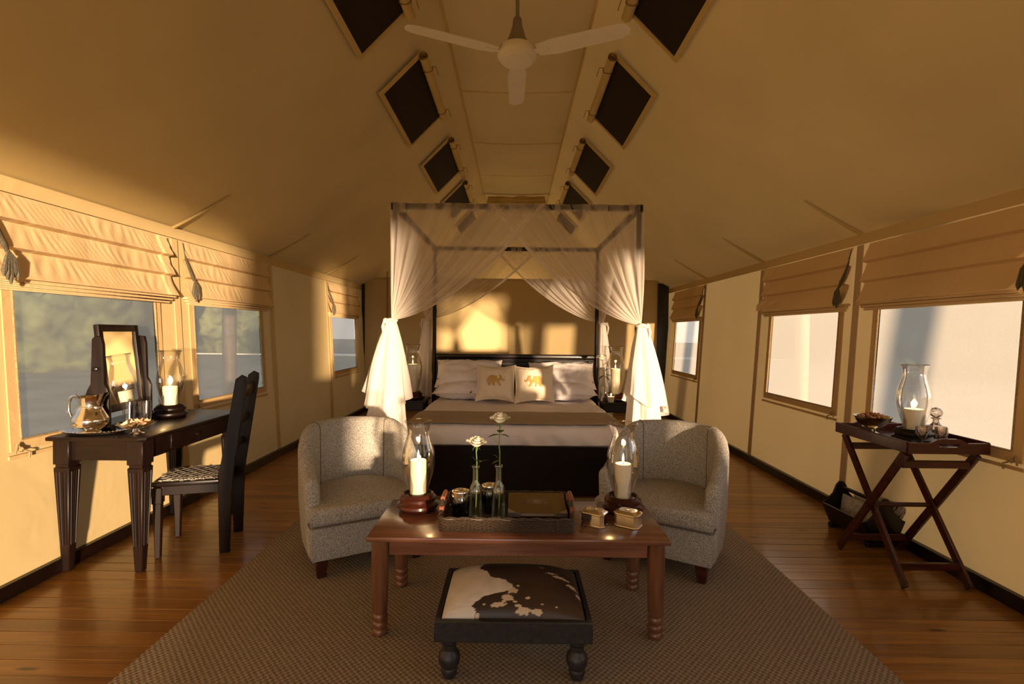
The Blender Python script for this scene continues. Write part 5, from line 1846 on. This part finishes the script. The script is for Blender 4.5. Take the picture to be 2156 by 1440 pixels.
# ------------------------------------------------------------------ right bedside things
bv = thing('bud_vase', 'small glass bud vase with a white rose on the right bedside table', 'vase', (1.035, 5.90, 0.570), 0)
b = MB(); b.lathe([(0, 0.002), (0.038, 0.002), (0.042, 0.01), (0.043, 0.15), (0.034, 0.185), (0.018, 0.21), (0.016, 0.26), (0.020, 0.27)], 24); b.put('glass_body', 'glass', bv)
b = MB(); b.lathe([(0.040, 0.12), (0, 0.12)], 24); b.put('water_surface', 'cut_glass', bv)
rose('white rose with dark leaves in the bedside bud vase', (1.035, 5.90, 0.600),
     [(0, 0, 0), (0.0, 0, 0.22), (-0.012, 0, 0.34), (-0.030, 0, 0.44)], (-0.032, 0, 0.455), 0.048,
     [((0, 0, 0.27), (1, -0.2, 0.15), 0.10, 0.030), ((0, 0, 0.27), (-1, -0.2, -0.5), 0.09, 0.026), ((-0.004, 0, 0.31), (0.9, 0.0, 0.8), 0.10, 0.030),
      ((-0.01, 0, 0.34), (-1, 0, 0.1), 0.07, 0.026), ((-0.02, 0, 0.38), (0.9, -0.1, 0.9), 0.09, 0.028), ((0.0, 0, 0.26), (0.8, -0.5, -0.5), 0.08, 0.026)], (0.1, -0.15), 31, 'bedside roses')
vt = thing('votive_candle', 'small glowing votive candle in a glass cup on the right bedside table', 'candle', (1.095, 5.80, 0.570), 0)
b = MB(); b.lathe([(0, 0.001), (0.034, 0.001), (0.042, 0.06), (0.048, 0.095)], 24); b.put('glass_cup', 'glass', vt)
b = MB(); b.lathe([(0, 0.004), (0.032, 0.004), (0.040, 0.066), (0, 0.066)], 24); b.put('wax_fill', 'wax', vt)
b = MB(); b.lathe([(0, 0.070), (0.005, 0.077), (0.006, 0.084), (0.003, 0.098), (0, 0.108)], 12); b.put('flame', 'flame', vt)
ld = bpy.data.lights.new('votive_light', 'POINT'); ld.energy = 0.6; ld.color = (1, 0.58, 0.22); ld.shadow_soft_size = 0.01
lo = bpy.data.objects.new('votive_light', ld); COL.objects.link(lo); lo.parent = vt; lo.location = (0, 0, 0.095)

# ------------------------------------------------------------------ outside: tent posts and bushes
for s in (-1, 1):
    for k, y in enumerate((1.72, 6.0)):
        b = MB(); b.tube([(s * 3.35, y, -0.6), (s * 3.35, y, 2.2)], 0.075, 12)
        tag(b.put('tent_post', 'pole'), '%s wooden tent post outside the %s canvas wall' % (('near', 'far')[k], pos[s]), 'post')
rnd = random.Random(12)
def bush(label, loc, r, h):
    b = MB()
    b.ball((0, 0, h * 0.45), 1.0, sub=4, s=(r, r, h * 0.55))
    for v in b.bm.verts:
        n1 = noise.noise(v.co * (2.2 / r) + Vector(loc)) + 0.6 * noise.noise(v.co * (7 / r) + Vector(loc))
        v.co += v.normal * (0.25 * r * n1) if v.normal.length > 0 else Vector()
    cols = b
    for q in range(260):
        a, e = rnd.uniform(0, 2 * PI), rnd.uniform(-0.2, 1.5)
        c = Vector((r * math.cos(a) * math.cos(e), r * math.sin(a) * math.cos(e), h * 0.45 + h * 0.55 * math.sin(e)))
        s_ = 0.10 * r + 0.05
        u1 = Vector((rnd.uniform(-1, 1), rnd.uniform(-1, 1), rnd.uniform(-1, 1))).normalized() * s_
        u2 = Vector((rnd.uniform(-1, 1), rnd.uniform(-1, 1), rnd.uniform(-1, 1))).normalized() * s_ * 0.5
        b.bm.faces.new([b.bm.verts.new(c + p_) for p_ in (-u1, u2, u1, -u2)])
    o = b.put('bush', 'bush', None, angle=80, recalc=False)
    o.location = loc
    return tag(o, label, 'bush', 'bushes beyond the track')
ordw = ['nearest the tent front', 'second', 'third', 'fourth', 'farthest']
for s in (-1, 1):
    for k in range(5):
        bush('dull green bush beyond the %s windows, %s of the near row' % (pos[s], ordw[k]), (s * (23 + 3 * (k % 2)), 6 + 9.2 * k, -0.8), rnd.uniform(3.9, 4.3), rnd.uniform(7.5, 9.0))
    for k in range(5):
        bush('dull green bush past the pale track on the %s, number %s outwards' % (pos[s], ['one', 'two', 'three', 'four', 'five'][k]), (s * (28 + 13.0 * k), 56 + 4.0 * (k % 2), -0.8), rnd.uniform(4.6, 5.6), rnd.uniform(5, 8.0))
